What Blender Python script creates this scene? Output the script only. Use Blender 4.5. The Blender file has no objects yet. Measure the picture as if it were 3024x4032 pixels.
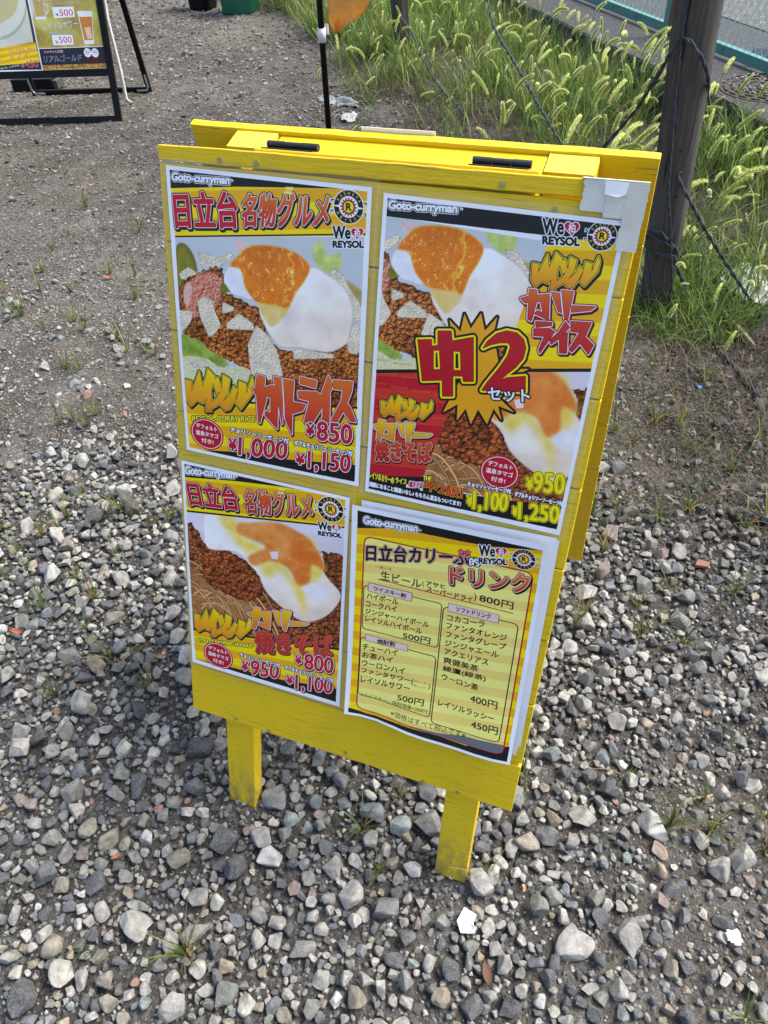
import bpy, bmesh, math, random
import numpy as np
from mathutils import Vector, Matrix, Euler
PI = math.pi
random.seed(11)
RNG = np.random.default_rng(11)
SC = bpy.context.scene
COL = SC.collection
# ---------------------------------------------------------------- camera, sky, sun, exposure
cam_d = bpy.data.cameras.new('camera'); cam = bpy.data.objects.new('camera', cam_d); COL.objects.link(cam)
cam_d.sensor_fit = 'VERTICAL'; cam_d.sensor_height = 36; cam_d.lens = 26.0; cam_d.clip_start = .02; cam_d.clip_end = 500
cam.matrix_world = Matrix([[0.937854, -0.20852, 0.277396, 0.35748], [0.34386, 0.666163, -0.661806, -0.50809], [-0.046791, 0.716063, 0.696466, 1.50825], [0, 0, 0, 1]])

SC.camera = cam
world = bpy.data.worlds.new('World'); SC.world = world; world.use_nodes = True
wn = world.node_tree.nodes; sky = wn.new('ShaderNodeTexSky'); sky.sky_type = 'NISHITA'; sky.sun_disc = False
SUN = Vector((.55, .42, 1.05)).normalized()
sky.sun_elevation = math.asin(SUN.z); sky.sun_rotation = math.atan2(SUN.x, SUN.y)
sky.air_density = 1.0; sky.dust_density = 3.5; sky.ozone_density = 1.0
wn['Background'].inputs[1].default_value = .115
world.node_tree.links.new(sky.outputs[0], wn['Background'].inputs[0])
sl = bpy.data.lights.new('sun', 'SUN'); sl.energy = 1.9; sl.angle = math.radians(26); sl.color = (1, .965, .91)
so = bpy.data.objects.new('sun', sl); COL.objects.link(so); so.rotation_euler = SUN.to_track_quat('Z', 'Y').to_euler()
SC.view_settings.view_transform = 'Standard'; SC.view_settings.look = 'None'; SC.view_settings.gamma = 1
SC.view_settings.exposure = 1.55
# ---------------------------------------------------------------- helpers
def tag(o, label=None, cat=None, group=None, kind=None):
    if label: o['label'] = label
    if cat: o['category'] = cat
    if group: o['group'] = group
    if kind: o['kind'] = kind
    return o
def link(name, me, mat=None, parent=None):
    o = bpy.data.objects.new(name, me); COL.objects.link(o)
    if mat is not None and me is not None:
        me.materials.clear(); me.materials.append(mat)
    if parent is not None: o.parent = parent
    return o
def empty(name, loc=(0, 0, 0), rot=(0, 0, 0)):
    o = bpy.data.objects.new(name, None); COL.objects.link(o); o.location = loc; o.rotation_euler = rot; o.empty_display_size = .05; return o
def mesh_np(name, v, f, smooth=False, uv=None, col=None):
    """v (n,3), f (m,k) array or list of lists"""
    me = bpy.data.meshes.new(name); v = np.asarray(v, np.float32)
    if isinstance(f, np.ndarray):
        k = f.shape[1]; me.vertices.add(len(v)); me.vertices.foreach_set('co', v.ravel())
        me.loops.add(f.size); me.loops.foreach_set('vertex_index', f.astype(np.int32).ravel())
        me.polygons.add(len(f)); me.polygons.foreach_set('loop_start', np.arange(0, f.size, k, dtype=np.int32))
        me.polygons.foreach_set('loop_total', np.full(len(f), k, np.int32))
    else: me.from_pydata([tuple(map(float, a)) for a in v], [], f)
    me.update(calc_edges=True)
    if smooth: me.polygons.foreach_set('use_smooth', np.ones(len(me.polygons), bool))
    if uv is not None:
        L = me.uv_layers.new(name='UVMap'); li = np.zeros(len(me.loops), np.int32); me.loops.foreach_get('vertex_index', li)
        L.data.foreach_set('uv', np.asarray(uv, np.float32)[li].ravel())
    if col is not None:
        a = me.color_attributes.new('tint', 'FLOAT_COLOR', 'POINT'); c = np.ones((len(v), 4), np.float32); c[:, :3] = col
        a.data.foreach_set('color', c.ravel())
    return me
class MB:
    def __init__(s): s.v = []; s.f = []
    def add(s, v, f):
        n = len(s.v); s.v += [tuple(map(float, a)) for a in v]; s.f += [[n+i for i in q] for q in f]; return s
    def box(s, p0, p1, T=None):
        x0, y0, z0 = p0; x1, y1, z1 = p1
        v = [(x0, y0, z0), (x1, y0, z0), (x1, y1, z0), (x0, y1, z0), (x0, y0, z1), (x1, y0, z1), (x1, y1, z1), (x0, y1, z1)]
        if T: v = [T(*a) for a in v]
        return s.add(v, [(0, 3, 2, 1), (4, 5, 6, 7), (0, 1, 5, 4), (1, 2, 6, 5), (2, 3, 7, 6), (3, 0, 4, 7)])
    def tube(s, pts, r, n=6, caps=True):
        pts = [Vector(p) for p in pts]; rr = r if hasattr(r, '__len__') else [r]*len(pts)
        rings = []; up = None
        for i, p in enumerate(pts):
            d = (pts[min(i+1, len(pts)-1)]-pts[max(i-1, 0)]).normalized()
            if up is None: up = d.orthogonal().normalized()
            up = (up-d*up.dot(d)).normalized(); sd = d.cross(up)
            rings.append([p+(up*math.cos(2*PI*k/n)+sd*math.sin(2*PI*k/n))*rr[i] for k in range(n)])
        v = [q for R in rings for q in R]; f = []
        for i in range(len(pts)-1):
            for k in range(n): a = i*n+k; b = i*n+(k+1) % n; f.append((a, b, b+n, a+n))
        if caps: f.append(tuple(range(n))[::-1]); f.append(tuple(range((len(pts)-1)*n, len(pts)*n)))
        return s.add(v, f)
    def mesh(s, name, smooth=False):
        me = bpy.data.meshes.new(name); me.from_pydata(s.v, [], s.f); me.update()
        bm = bmesh.new(); bm.from_mesh(me); bmesh.ops.recalc_face_normals(bm, faces=bm.faces); bm.to_mesh(me); bm.free()
        if smooth: me.polygons.foreach_set('use_smooth', np.ones(len(me.polygons), bool))
        return me
    def build(s, name, mat, parent=None, smooth=False, bevel=0):
        me = s.mesh(name, smooth); o = link(name, me, mat, parent)
        if bevel:
            m = o.modifiers.new('bevel', 'BEVEL'); m.width = bevel; m.segments = 2; m.limit_method = 'ANGLE'
        return o
def N2(x, y, seed=0):
    x = np.asarray(x, float); y = np.asarray(y, float)
    ix = np.floor(x).astype(np.int64); iy = np.floor(y).astype(np.int64); fx = x-ix; fy = y-iy
    fx = fx*fx*(3-2*fx); fy = fy*fy*(3-2*fy)
    def h(a, b):
        n = (a*374761393+b*668265263+seed*974634777) & 0x7fffffff
        n = ((n ^ (n >> 13))*1274126177) & 0x7fffffff; n = n ^ (n >> 16); return (n & 0xffff)/65535.
    return (h(ix, iy)*(1-fx)+h(ix+1, iy)*fx)*(1-fy)+(h(ix, iy+1)*(1-fx)+h(ix+1, iy+1)*fx)*fy
def FB(x, y, s, seed=0, o=4):
    t = 0; k = 0
    for i in range(o): t = t+N2(x*s*2.03**i, y*s*2.03**i, seed+i*17)*.5**i; k += .5**i
    return t/k
# ---------------------------------------------------------------- node helpers
class NT:
    def __init__(s, name, alpha=False):
        s.m = bpy.data.materials.new(name); s.m.use_nodes = True; s.t = s.m.node_tree; s.b = s.t.nodes['Principled BSDF']
    def n(s, typ, **kw):
        q = s.t.nodes.new('ShaderNode'+typ)
        for k, v in kw.items():
            if k.startswith('_'): setattr(q, k[1:], v)
            else:
                key = int(k[1:]) if k[0] == 'i' and k[1:].isdigit() else k.replace('__', ' ')
                if isinstance(v, bpy.types.NodeSocket): s.t.links.new(v, q.inputs[key])
                else: q.inputs[key].default_value = v
        return q
    def l(s, a, b): s.t.links.new(a, b)
    def set(s, **kw):
        for k, v in kw.items():
            k = k.replace('__', ' ')
            if isinstance(v, bpy.types.NodeSocket): s.l(v, s.b.inputs[k])
            else: s.b.inputs[k].default_value = v
        return s
    def obj(s): return s.n('TexCoord').outputs['Object']
    def mapv(s, vec, scale=(1, 1, 1)): return s.n('Mapping', Vector=vec, Scale=scale).outputs[0]
    def noise(s, vec, scale, detail=4, rough=.6, out=0): return s.n('TexNoise', Vector=vec, Scale=scale, Detail=detail, Roughness=rough).outputs[out]
    def ramp(s, fac, stops):
        r = s.n('ValToRGB', Fac=fac); e = r.color_ramp.elements
        while len(e) < len(stops): e.new(.5)
        for q, (p, c) in zip(e, stops): q.position = p; q.color = (c if len(c) == 4 else (*c, 1)) if hasattr(c, '__len__') else (c, c, c, 1)
        return r.outputs[0]
    def mix(s, f, a, b, typ='MIX'):
        q = s.n('Mix', _data_type='RGBA', _blend_type=typ)
        for i, v in ((0, f), (6, a), (7, b)):
            if isinstance(v, bpy.types.NodeSocket): s.l(v, q.inputs[i])
            else: q.inputs[i].default_value = v if i == 0 else (*v[:3], 1)
        return q.outputs[2]
    def math(s, op, a, b=0.): 
        q = s.n('Math', _operation=op)
        for i, v in ((0, a), (1, b)):
            if isinstance(v, bpy.types.NodeSocket): s.l(v, q.inputs[i])
            else: q.inputs[i].default_value = v
        return q.outputs[0]
    def bump(s, h, strength=.5, dist=.002, prev=None):
        q = s.n('Bump', Height=h, Strength=strength, Distance=dist)
        if prev is not None: s.l(prev, q.inputs['Normal'])
        return q.outputs[0]
def simple(name, col, rough=.6, metal=0, noise=.12, scale=40, bump=0, coat=0):
    t = NT(name); o = t.obj(); n = t.noise(o, scale)
    c = t.mix(n, tuple(a*(1-noise) for a in col), tuple(min(a*(1+noise), 1) for a in col))
    t.set(Base__Color=c, Roughness=rough, Metallic=metal, Coat__Weight=coat)
    if bump: t.set(Normal=t.bump(n, bump, .002))
    return t.m
PRINTS = {}
PRINTS['UL'] = [
 ('P','YB',[(5.8,2.4),(291.1,2.6),(291.1,59.0),(7.2,92.9)]),
 ('P','K',[(5.8,2.4),(291.1,2.6),(174.9,11.8),(106.5,17.4),(5.6,28.7)]),
 ('C','food1',[(7.1,91.6),(289.6,60.5),(289.3,295.5),(4.7,334.5),(109.9,102.1),(143.6,204.7),(272.7,140.3)]),
 ('P','YB',[(3.8,339.7),(120.5,318.4),(289.4,296.5),(290.4,413.6),(5.3,418.1)]),
 ('P','K',[(-2.6,333.5),(290.3,293.6),(290.2,296.6),(-2.9,336.8)]),
 ('P','K',[(5.3,418.1),(78.9,407.0),(179.8,399.7),(290.6,385.8),(290.4,413.6)]),
 ('P','K',[(7.0,90.6),(291.1,55.9),(291.0,57.9),(6.8,92.8)]),
 ('T','WT','Goto-curryman',[(7.5,21.3),(95.6,18.0),(9.7,8.6)]),
 ('T','W0','TM',[(98.3,11.7),(102.3,11.7),(98.3,8.7)]),
 ('T','HT','日立台',[(9.9,79.7),(107.5,69.3),(8.3,34.5)]),
 ('T','OT','名物グルメ',[(112.8,67.0),(238.0,53.6),(116.4,25.8)]),
 ('P','PY',[(177.9,10.9),(189.7,9.8),(188.7,14.0),(179.8,14.5)]),
 ('P','PY',[(176.9,15.9),(187.7,15.4),(186.7,19.2),(175.9,19.4)]),
 ('C','crest',[(266.5,26.4),(265.8,6.5)]),
 ('C','weheart',[(246.4,78.6),(288.9,73.7),(245.7,52.0)]),
 ('G','RY',[[(6.4,301.4),(17.9,302.2),(16.4,319.6),(21.7,309.1),(32.8,283.1),(36.6,306.8),(25.3,331.5),(13.6,343.4),(5.7,333.0)],[(47.8,277.5),(59.8,287.4),(52.0,308.6),(46.4,320.8),(35.5,334.8),(25.3,331.5),(36.6,307.7),(44.5,289.2)],[(51.7,305.1),(51.2,330.2),(49.8,344.9),(40.2,347.0),(42.2,330.4),(45.6,315.6)],[(54.9,294.1),(65.1,287.7),(70.0,306.5),(61.4,315.5),(57.3,302.6)],[(73.2,282.5),(84.9,287.3),(80.5,309.7),(69.3,327.1),(51.3,340.2),(50.7,330.2),(61.7,320.8),(71.2,303.7)],[(91.0,297.0),(97.6,302.7),(91.9,319.0),(82.5,335.4),(74.7,339.0),(65.2,331.2),(76.0,320.0),(85.8,309.0)],[(100.2,288.2),(111.8,290.3),(112.0,307.7),(122.0,276.3),(125.1,285.4),(122.8,302.9),(101.8,332.0),(93.2,324.2),(98.0,307.6)]],[]),
 ('G','KR',[[(130.9,272.7),(143.3,274.8),(141.8,292.2),(144.9,309.1),(133.7,347.9),(131.3,347.2),(128.9,307.6),(126.9,295.9)],[(122.3,295.7),(141.8,291.1),(155.5,284.5),(165.6,288.0),(163.2,304.7),(143.9,303.8),(127.8,304.5)],[(152.6,299.0),(164.9,292.5),(162.7,352.4),(142.1,333.9),(144.6,326.8),(152.1,329.8)],[(158.0,271.3),(169.1,271.5),(172.2,308.4),(170.8,344.1),(167.5,324.7)],[(173.6,271.8),(190.2,272.1),(188.0,305.6),(186.8,356.7),(176.6,334.0)],[(186.9,304.7),(209.2,304.9),(204.8,315.5),(184.6,324.8)],[(200.1,264.1),(226.2,265.9),(224.2,276.7),(200.1,274.6)],[(196.9,286.8),(226.5,282.6),(233.1,286.7),(219.4,328.1),(207.2,332.6),(215.7,298.3),(198.0,297.3)],[(244.3,254.5),(251.0,266.8),(244.0,289.0),(221.7,329.8),(216.1,328.7),(235.2,282.1)],[(237.5,290.1),(247.1,284.2),(247.1,324.9),(236.1,326.0)],[(251.9,260.4),(281.4,257.4),(279.9,272.1),(272.3,296.5),(260.1,321.4),(250.3,322.1),(265.6,289.3),(267.2,272.2),(252.2,272.8)],[(269.8,288.5),(278.7,295.3),(288.5,317.0),(280.0,317.5),(268.2,303.7)]],[]),
 ('T','YK','REYSOL-CURRY RICE',[(14.1,367.9),(124.8,348.0),(14.7,359.1)]),
 ('C','badge',[(39.7,385.2),(10.4,391.1),(41.3,358.7)]),
 ('T','RW','¥',[(77.8,404.4),(91.3,403.5),(78.7,384.1)]),
 ('T','RW','1,000',[(94.5,414.1),(177.4,403.7),(97.1,379.2)]),
 ('T','RW','¥',[(193.8,403.8),(207.2,403.7),(194.9,384.9)]),
 ('T','RW','1,150',[(213.6,411.3),(281.7,403.4),(214.4,378.5)]),
 ('T','RW','¥',[(210.7,353.1),(223.1,352.2),(211.2,335.2)]),
 ('T','RW','850',[(228.2,357.5),(283.1,353.1),(228.3,327.5)]),
 ('T','WK','チョリソーソーセージ付',[(81.7,372.9),(181.0,372.9),(83.3,364.5)]),
 ('T','WK','ダブルチョリソーソーセージ付',[(190.3,374.3),(285.0,372.9),(191.4,364.9)]),
]
PRINTS['UR'] = [
 ('P','YB',[(209.0,23.5),(289.1,23.9),(291.9,178.0),(184.8,196.9)]),
 ('C','food1',[(5.6,26.1),(212.8,33.1),(184.6,195.7),(5.6,228.5),(35.8,45.9),(86.4,144.0),(195.8,79.0)]),
 ('P','YB',[(211.8,33.3),(291.7,31.5),(291.8,177.5),(180.1,197.2),(195.7,105.1)]),
 ('P','K',[(3.9,3.0),(290.6,3.3),(291.5,25.6),(5.7,27.1)]),
 ('C','food2',[(5.8,231.0),(291.9,180.3),(298.9,380.3),(4.3,392.5),(171.8,256.8),(202.7,313.8),(285.6,236.9)]),
 ('P','RB',[(5.9,232.3),(131.0,210.1),(88.8,376.0),(4.3,392.5)]),
 ('P','K',[(5.6,228.5),(291.6,176.4),(292.0,180.8),(5.4,233.7)]),
 ('P','K',[(4.3,392.5),(88.8,376.0),(148.3,388.3),(226.1,382.5),(292.6,373.3),(294.8,411.7),(4.0,416.1)]),
 ('T','WT','Goto-curryman',[(8.1,20.7),(96.2,15.8),(7.4,8.2)]),
 ('T','W0','TM',[(98.9,9.4),(102.9,9.4),(98.9,6.4)]),
 ('C','weheart',[(205.4,36.1),(248.1,32.9),(200.8,7.5)]),
 ('C','crest',[(271.7,19.1),(268.8,3.2)]),
 ('G','RY',[[(197.2,59.6),(204.9,60.0),(205.2,71.1),(207.9,64.3),(213.4,47.4),(217.7,62.7),(212.0,78.7),(205.2,86.4),(199.1,79.9)],[(222.9,43.6),(231.7,49.9),(228.0,63.7),(225.3,71.6),(219.1,80.7),(212.0,78.7),(217.8,63.3),(221.6,51.2)],[(227.6,61.4),(229.2,77.5),(229.3,87.0),(223.1,88.5),(223.2,77.8),(224.3,68.2)],[(228.9,54.3),(235.3,50.0),(239.9,62.1),(234.8,68.0),(231.1,59.8)],[(240.3,46.6),(248.5,49.5),(247.2,64.0),(241.0,75.3),(230.0,83.9),(228.8,77.6),(235.5,71.4),(240.5,60.3)],[(253.2,55.7),(258.1,59.3),(255.4,69.9),(250.4,80.5),(245.5,83.0),(238.5,78.0),(244.9,70.7),(250.6,63.6)],[(258.7,49.9),(266.7,51.1),(268.0,62.4),(272.5,41.9),(275.2,47.8),(275.0,59.2),(263.0,78.2),(256.7,73.2),(258.7,62.5)]],[]),
 ('G','KR',[[(198.5,90.7),(207.6,90.9),(209.4,106.1),(208.4,118.6),(207.1,129.3),(202.4,127.6),(200.3,107.5),(199.1,100.3)],[(189.6,103.5),(199.0,99.7),(208.7,97.1),(223.2,93.5),(224.5,100.9),(207.4,105.4),(195.4,108.2)],[(214.9,104.1),(224.4,100.3),(228.0,124.9),(209.9,119.8),(211.9,115.6),(219.9,116.8)],[(225.7,90.5),(235.5,90.9),(242.1,113.5),(238.3,112.8)],[(237.8,87.0),(251.5,86.3),(251.1,121.9),(247.1,120.1)],[(253.0,103.4),(280.6,100.3),(275.7,105.4),(253.9,111.1)]],[]),
 ('G','KD',[[(212.7,129.1),(232.4,127.3),(233.6,130.8),(214.6,136.3)],[(211.8,138.7),(231.3,135.0),(238.1,138.3),(224.5,168.0),(222.5,163.8),(226.9,145.7),(213.3,147.3)],[(248.9,123.5),(255.1,130.0),(244.6,146.7),(236.6,154.4),(233.9,149.7),(243.0,138.1)],[(245.4,144.0),(253.8,136.4),(257.5,162.4),(249.0,163.8)],[(255.5,122.5),(279.8,120.0),(275.5,140.4),(263.9,160.0),(259.7,157.5),(268.7,134.0),(257.8,134.5)],[(273.6,137.0),(287.7,146.6),(284.2,159.2),(270.5,146.3)]],[]),
 ('G','BU',[[(101.9,144.1),(118.4,157.0),(120.8,133.5),(131.5,151.0),(142.3,129.4),(150.2,151.0),(163.7,130.8),(162.1,152.9),(176.5,197.6),(214.5,190.9),(204.2,198.7),(198.4,211.9),(182.5,237.5),(205.0,253.0),(182.0,248.0),(190.0,267.7),(176.7,253.3),(170.9,277.0),(155.9,258.4),(148.6,281.5),(138.6,260.7),(128.4,280.1),(126.6,256.6),(107.4,272.3),(114.6,252.5),(127.1,218.7)]],[]),
 ('G','CH',[[(61.8,177.3),(80.6,173.9),(81.5,182.7),(90.3,180.3),(88.2,161.2),(106.0,158.4),(108.7,171.3),(136.3,161.9),(144.1,220.7),(130.7,223.2),(128.8,215.9),(115.2,218.3),(118.5,246.4),(104.1,249.2),(101.2,226.5),(73.4,232.5)]],[[(84.5,187.7),(93.0,186.3),(97.5,212.6),(87.3,214.4)],[(111.7,184.3),(121.7,183.4),(125.5,209.1),(114.8,210.5)]]),
 ('G','CH',[[(151.0,173.8),(155.8,163.6),(165.9,152.3),(178.5,146.5),(192.0,147.2),(201.7,154.2),(206.0,165.0),(204.8,178.8),(197.2,192.0),(187.2,202.8),(178.9,213.4),(187.9,207.7),(211.4,201.4),(214.8,222.1),(157.3,230.7),(161.1,221.8),(176.2,195.7),(184.4,178.4),(186.4,166.3),(182.8,161.5),(171.4,163.4),(160.4,167.7)]],[]),
 ('T','WB','セット',[(168.0,242.3),(223.0,235.9),(164.6,225.2)]),
 ('G','RY',[[(15.2,272.7),(22.7,273.0),(22.9,282.2),(25.6,276.6),(31.3,262.6),(35.2,275.2),(29.3,288.4),(22.5,294.8),(16.8,289.4)],[(40.7,259.4),(49.1,264.6),(45.3,276.0),(42.4,282.5),(36.1,290.0),(29.3,288.4),(35.2,275.7),(39.2,265.7)],[(44.9,274.1),(46.0,287.4),(46.0,295.2),(39.9,296.4),(40.2,287.6),(41.5,279.7)],[(46.4,268.2),(52.6,264.7),(56.9,274.6),(51.8,279.5),(48.4,272.7)],[(57.6,261.8),(65.6,264.2),(63.9,276.2),(57.6,285.5),(46.7,292.6),(45.7,287.4),(52.3,282.3),(57.5,273.1)],[(70.1,269.3),(74.7,272.3),(71.9,281.0),(66.6,289.8),(61.8,291.8),(55.1,287.8),(61.5,281.7),(67.3,275.8)],[(75.6,264.5),(83.4,265.5),(84.4,274.8),(89.4,257.8),(91.9,262.6),(91.3,272.1),(79.0,287.8),(73.0,283.7),(75.2,274.9)]],[]),
 ('G','KO',[[(15.1,301.6),(24.2,301.6),(23.6,314.4),(20.6,324.9),(17.7,334.0),(13.3,332.6),(14.3,315.8),(14.2,309.7)],[(4.3,312.6),(14.2,309.2),(24.3,306.8),(39.3,303.4),(39.4,309.7),(21.7,313.9),(9.3,316.5)],[(29.3,312.6),(39.4,309.2),(39.1,329.8),(21.9,326.0),(24.6,322.3),(32.4,323.2)],[(42.2,300.8),(51.9,301.0),(55.0,319.9),(51.3,319.5)],[(54.9,297.6),(68.6,296.7),(62.5,326.9),(58.8,325.4)],[(67.4,311.1),(95.4,307.9),(89.7,312.4),(67.0,317.7)]],[]),
 ('T','KT','焼きそば',[(14.3,366.7),(98.6,351.8),(11.5,335.4)]),
 ('T','YK','レイソルカリーの',[(5.1,396.8),(44.8,397.3),(4.9,386.3)]),
 ('T','YK','ライス',[(47.6,395.0),(65.0,394.1),(46.9,386.3)]),
 ('T','WK','&',[(64.6,398.2),(68.8,398.1),(64.2,393.5)]),
 ('T','SR','焼きそば',[(69.7,397.0),(90.4,393.7),(68.9,387.6)]),
 ('T','WK','の',[(86.4,398.4),(90.8,398.0),(86.0,394.3)]),
 ('T','YK','THE',[(89.6,380.9),(102.0,379.4),(89.2,373.9)]),
 ('T','RYS','中2飯!',[(93.8,396.1),(150.7,396.8),(93.1,379.4)]),
 ('T','WK','満腹になること間違いなし♪ もちろん温玉もついてます!',[(5.8,410.3),(150.0,409.6),(6.0,402.6)]),
 ('C','badge',[(198.3,343.7),(170.9,349.9),(194.6,318.3)]),
 ('T','YO','¥',[(159.7,404.6),(166.9,404.3),(158.0,389.4)]),
 ('T','YO','1,100',[(168.8,412.8),(217.9,404.9),(166.5,381.0)]),
 ('T','YO','¥',[(227.0,404.7),(233.5,404.8),(225.4,391.3)]),
 ('T','YO','1,250',[(236.0,412.2),(292.3,405.0),(232.6,382.9)]),
 ('T','YO','¥',[(239.6,359.3),(247.6,358.8),(237.4,343.0)]),
 ('T','YO','950',[(249.3,361.2),(290.5,355.5),(245.6,332.0)]),
 ('T','WK','チョリソーソーセージ付',[(155.9,375.4),(218.9,373.0),(155.5,367.7)]),
 ('T','WK','ダブルチョリソーソーセージ付',[(224.9,375.0),(292.4,374.8),(224.2,367.2)]),
]
PRINTS['LL'] = [
 ('P','YB',[(4.2,4.0),(289.7,2.1),(290.6,55.0),(5.4,95.2)]),
 ('P','K',[(4.2,4.0),(289.7,2.1),(182.8,7.4),(99.5,15.9),(5.0,29.7)]),
 ('C','food2',[(5.9,95.1),(290.2,55.1),(291.5,292.3),(4.1,342.1),(120.9,152.9),(146.9,219.3),(259.4,142.3)]),
 ('P','YB',[(4.1,342.1),(125.6,318.8),(291.5,294.3),(289.9,411.6),(6.9,411.5)]),
 ('P','K',[(4.2,339.9),(291.6,290.8),(291.6,294.8),(4.0,344.2)]),
 ('P','K',[(6.9,411.5),(86.1,404.2),(185.9,397.9),(289.7,380.7),(289.9,411.6)]),
 ('P','K',[(5.6,91.5),(290.5,52.5),(290.6,55.4),(5.4,94.8)]),
 ('T','WT','Goto-curryman',[(5.4,27.7),(96.8,15.9),(7.3,9.3)]),
 ('T','W0','TM',[(99.8,9.0),(103.8,9.0),(99.8,6.0)]),
 ('T','HT','日立台',[(14.0,79.6),(105.9,68.5),(6.8,38.0)]),
 ('T','OT','名物グルメ',[(117.7,70.0),(236.2,51.6),(114.2,27.5)]),
 ('P','PY',[(176.7,10.9),(187.9,9.4),(186.9,13.8),(177.7,14.9)]),
 ('P','PY',[(176.3,17.3),(185.9,16.1),(184.9,19.9),(175.1,21.2)]),
 ('C','crest',[(266.0,27.8),(265.2,6.5)]),
 ('C','weheart',[(246.7,79.1),(286.1,73.7),(245.4,54.7)]),
 ('G','RY',[[(9.6,304.7),(20.8,305.2),(19.5,321.2),(24.5,311.4),(35.1,287.2),(38.9,309.0),(28.2,332.0),(17.0,343.1),(9.3,333.7)],[(49.6,281.7),(61.3,290.7),(53.9,310.3),(48.6,321.7),(38.1,334.8),(28.2,332.0),(39.0,309.9),(46.5,292.6)],[(53.6,307.1),(53.3,330.2),(52.0,343.7),(42.8,345.8),(44.5,330.5),(47.7,316.9)],[(56.7,296.9),(66.5,290.8),(71.3,308.0),(63.0,316.5),(59.0,304.8)],[(74.3,285.8),(85.8,289.9),(81.6,310.7),(70.8,326.9),(53.4,339.3),(52.7,330.2),(63.4,321.3),(72.5,305.4)],[(91.7,298.8),(98.1,303.9),(92.6,319.0),(83.5,334.2),(76.0,337.8),(66.8,330.8),(77.2,320.3),(86.7,310.0)],[(100.6,290.4),(111.9,292.1),(112.1,308.2),(121.9,278.9),(124.9,287.3),(122.6,303.6),(102.2,330.8),(93.8,323.7),(98.5,308.4)]],[]),
 ('G','KY',[[(130.9,253.6),(142.8,252.7),(141.2,271.7),(136.7,287.4),(132.3,301.1),(126.6,299.5),(129.0,274.4),(129.2,265.6)],[(116.1,270.7),(129.3,264.8),(142.6,260.4),(162.4,254.1),(162.2,263.3),(138.8,271.0),(122.4,275.9)],[(148.8,268.5),(162.3,262.6),(160.6,293.0),(138.3,288.9),(142.0,283.3),(152.2,283.9)],[(166.5,250.1),(179.1,249.4),(181.9,277.0),(177.2,276.7)],[(183.1,244.2),(201.1,241.7),(191.4,286.6),(186.6,284.8)],[(198.7,263.0),(235.2,255.9),(227.5,263.0),(197.8,272.7)]],[]),
 ('T','KS','焼きそば',[(134.6,352.5),(280.5,313.7),(131.5,306.5)]),
 ('T','YK','REYSOL-CURRY/FRIED NOODLES',[(10.2,369.2),(127.2,344.4),(10.6,360.9)]),
 ('C','badge',[(55.7,386.7),(26.3,396.6),(56.7,356.6)]),
 ('T','RW','¥',[(104.3,403.4),(116.3,402.5),(105.4,381.2)]),
 ('T','RW','950',[(122.2,408.1),(177.7,398.1),(123.8,373.6)]),
 ('T','RW','¥',[(194.1,403.1),(205.6,401.7),(194.5,384.0)]),
 ('T','RW','1,100',[(211.6,414.5),(281.6,399.8),(212.1,376.5)]),
 ('T','RW','¥',[(210.6,351.8),(221.8,350.6),(210.7,332.7)]),
 ('T','RW','800',[(228.3,357.5),(281.9,349.3),(228.4,323.1)]),
 ('T','WK','チョリソーソーセージ付',[(101.2,373.2),(180.6,371.5),(101.4,363.7)]),
 ('T','WK','ダブルチョリソーソーセージ付',[(189.8,372.3),(283.8,370.9),(190.6,361.3)]),
]
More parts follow.
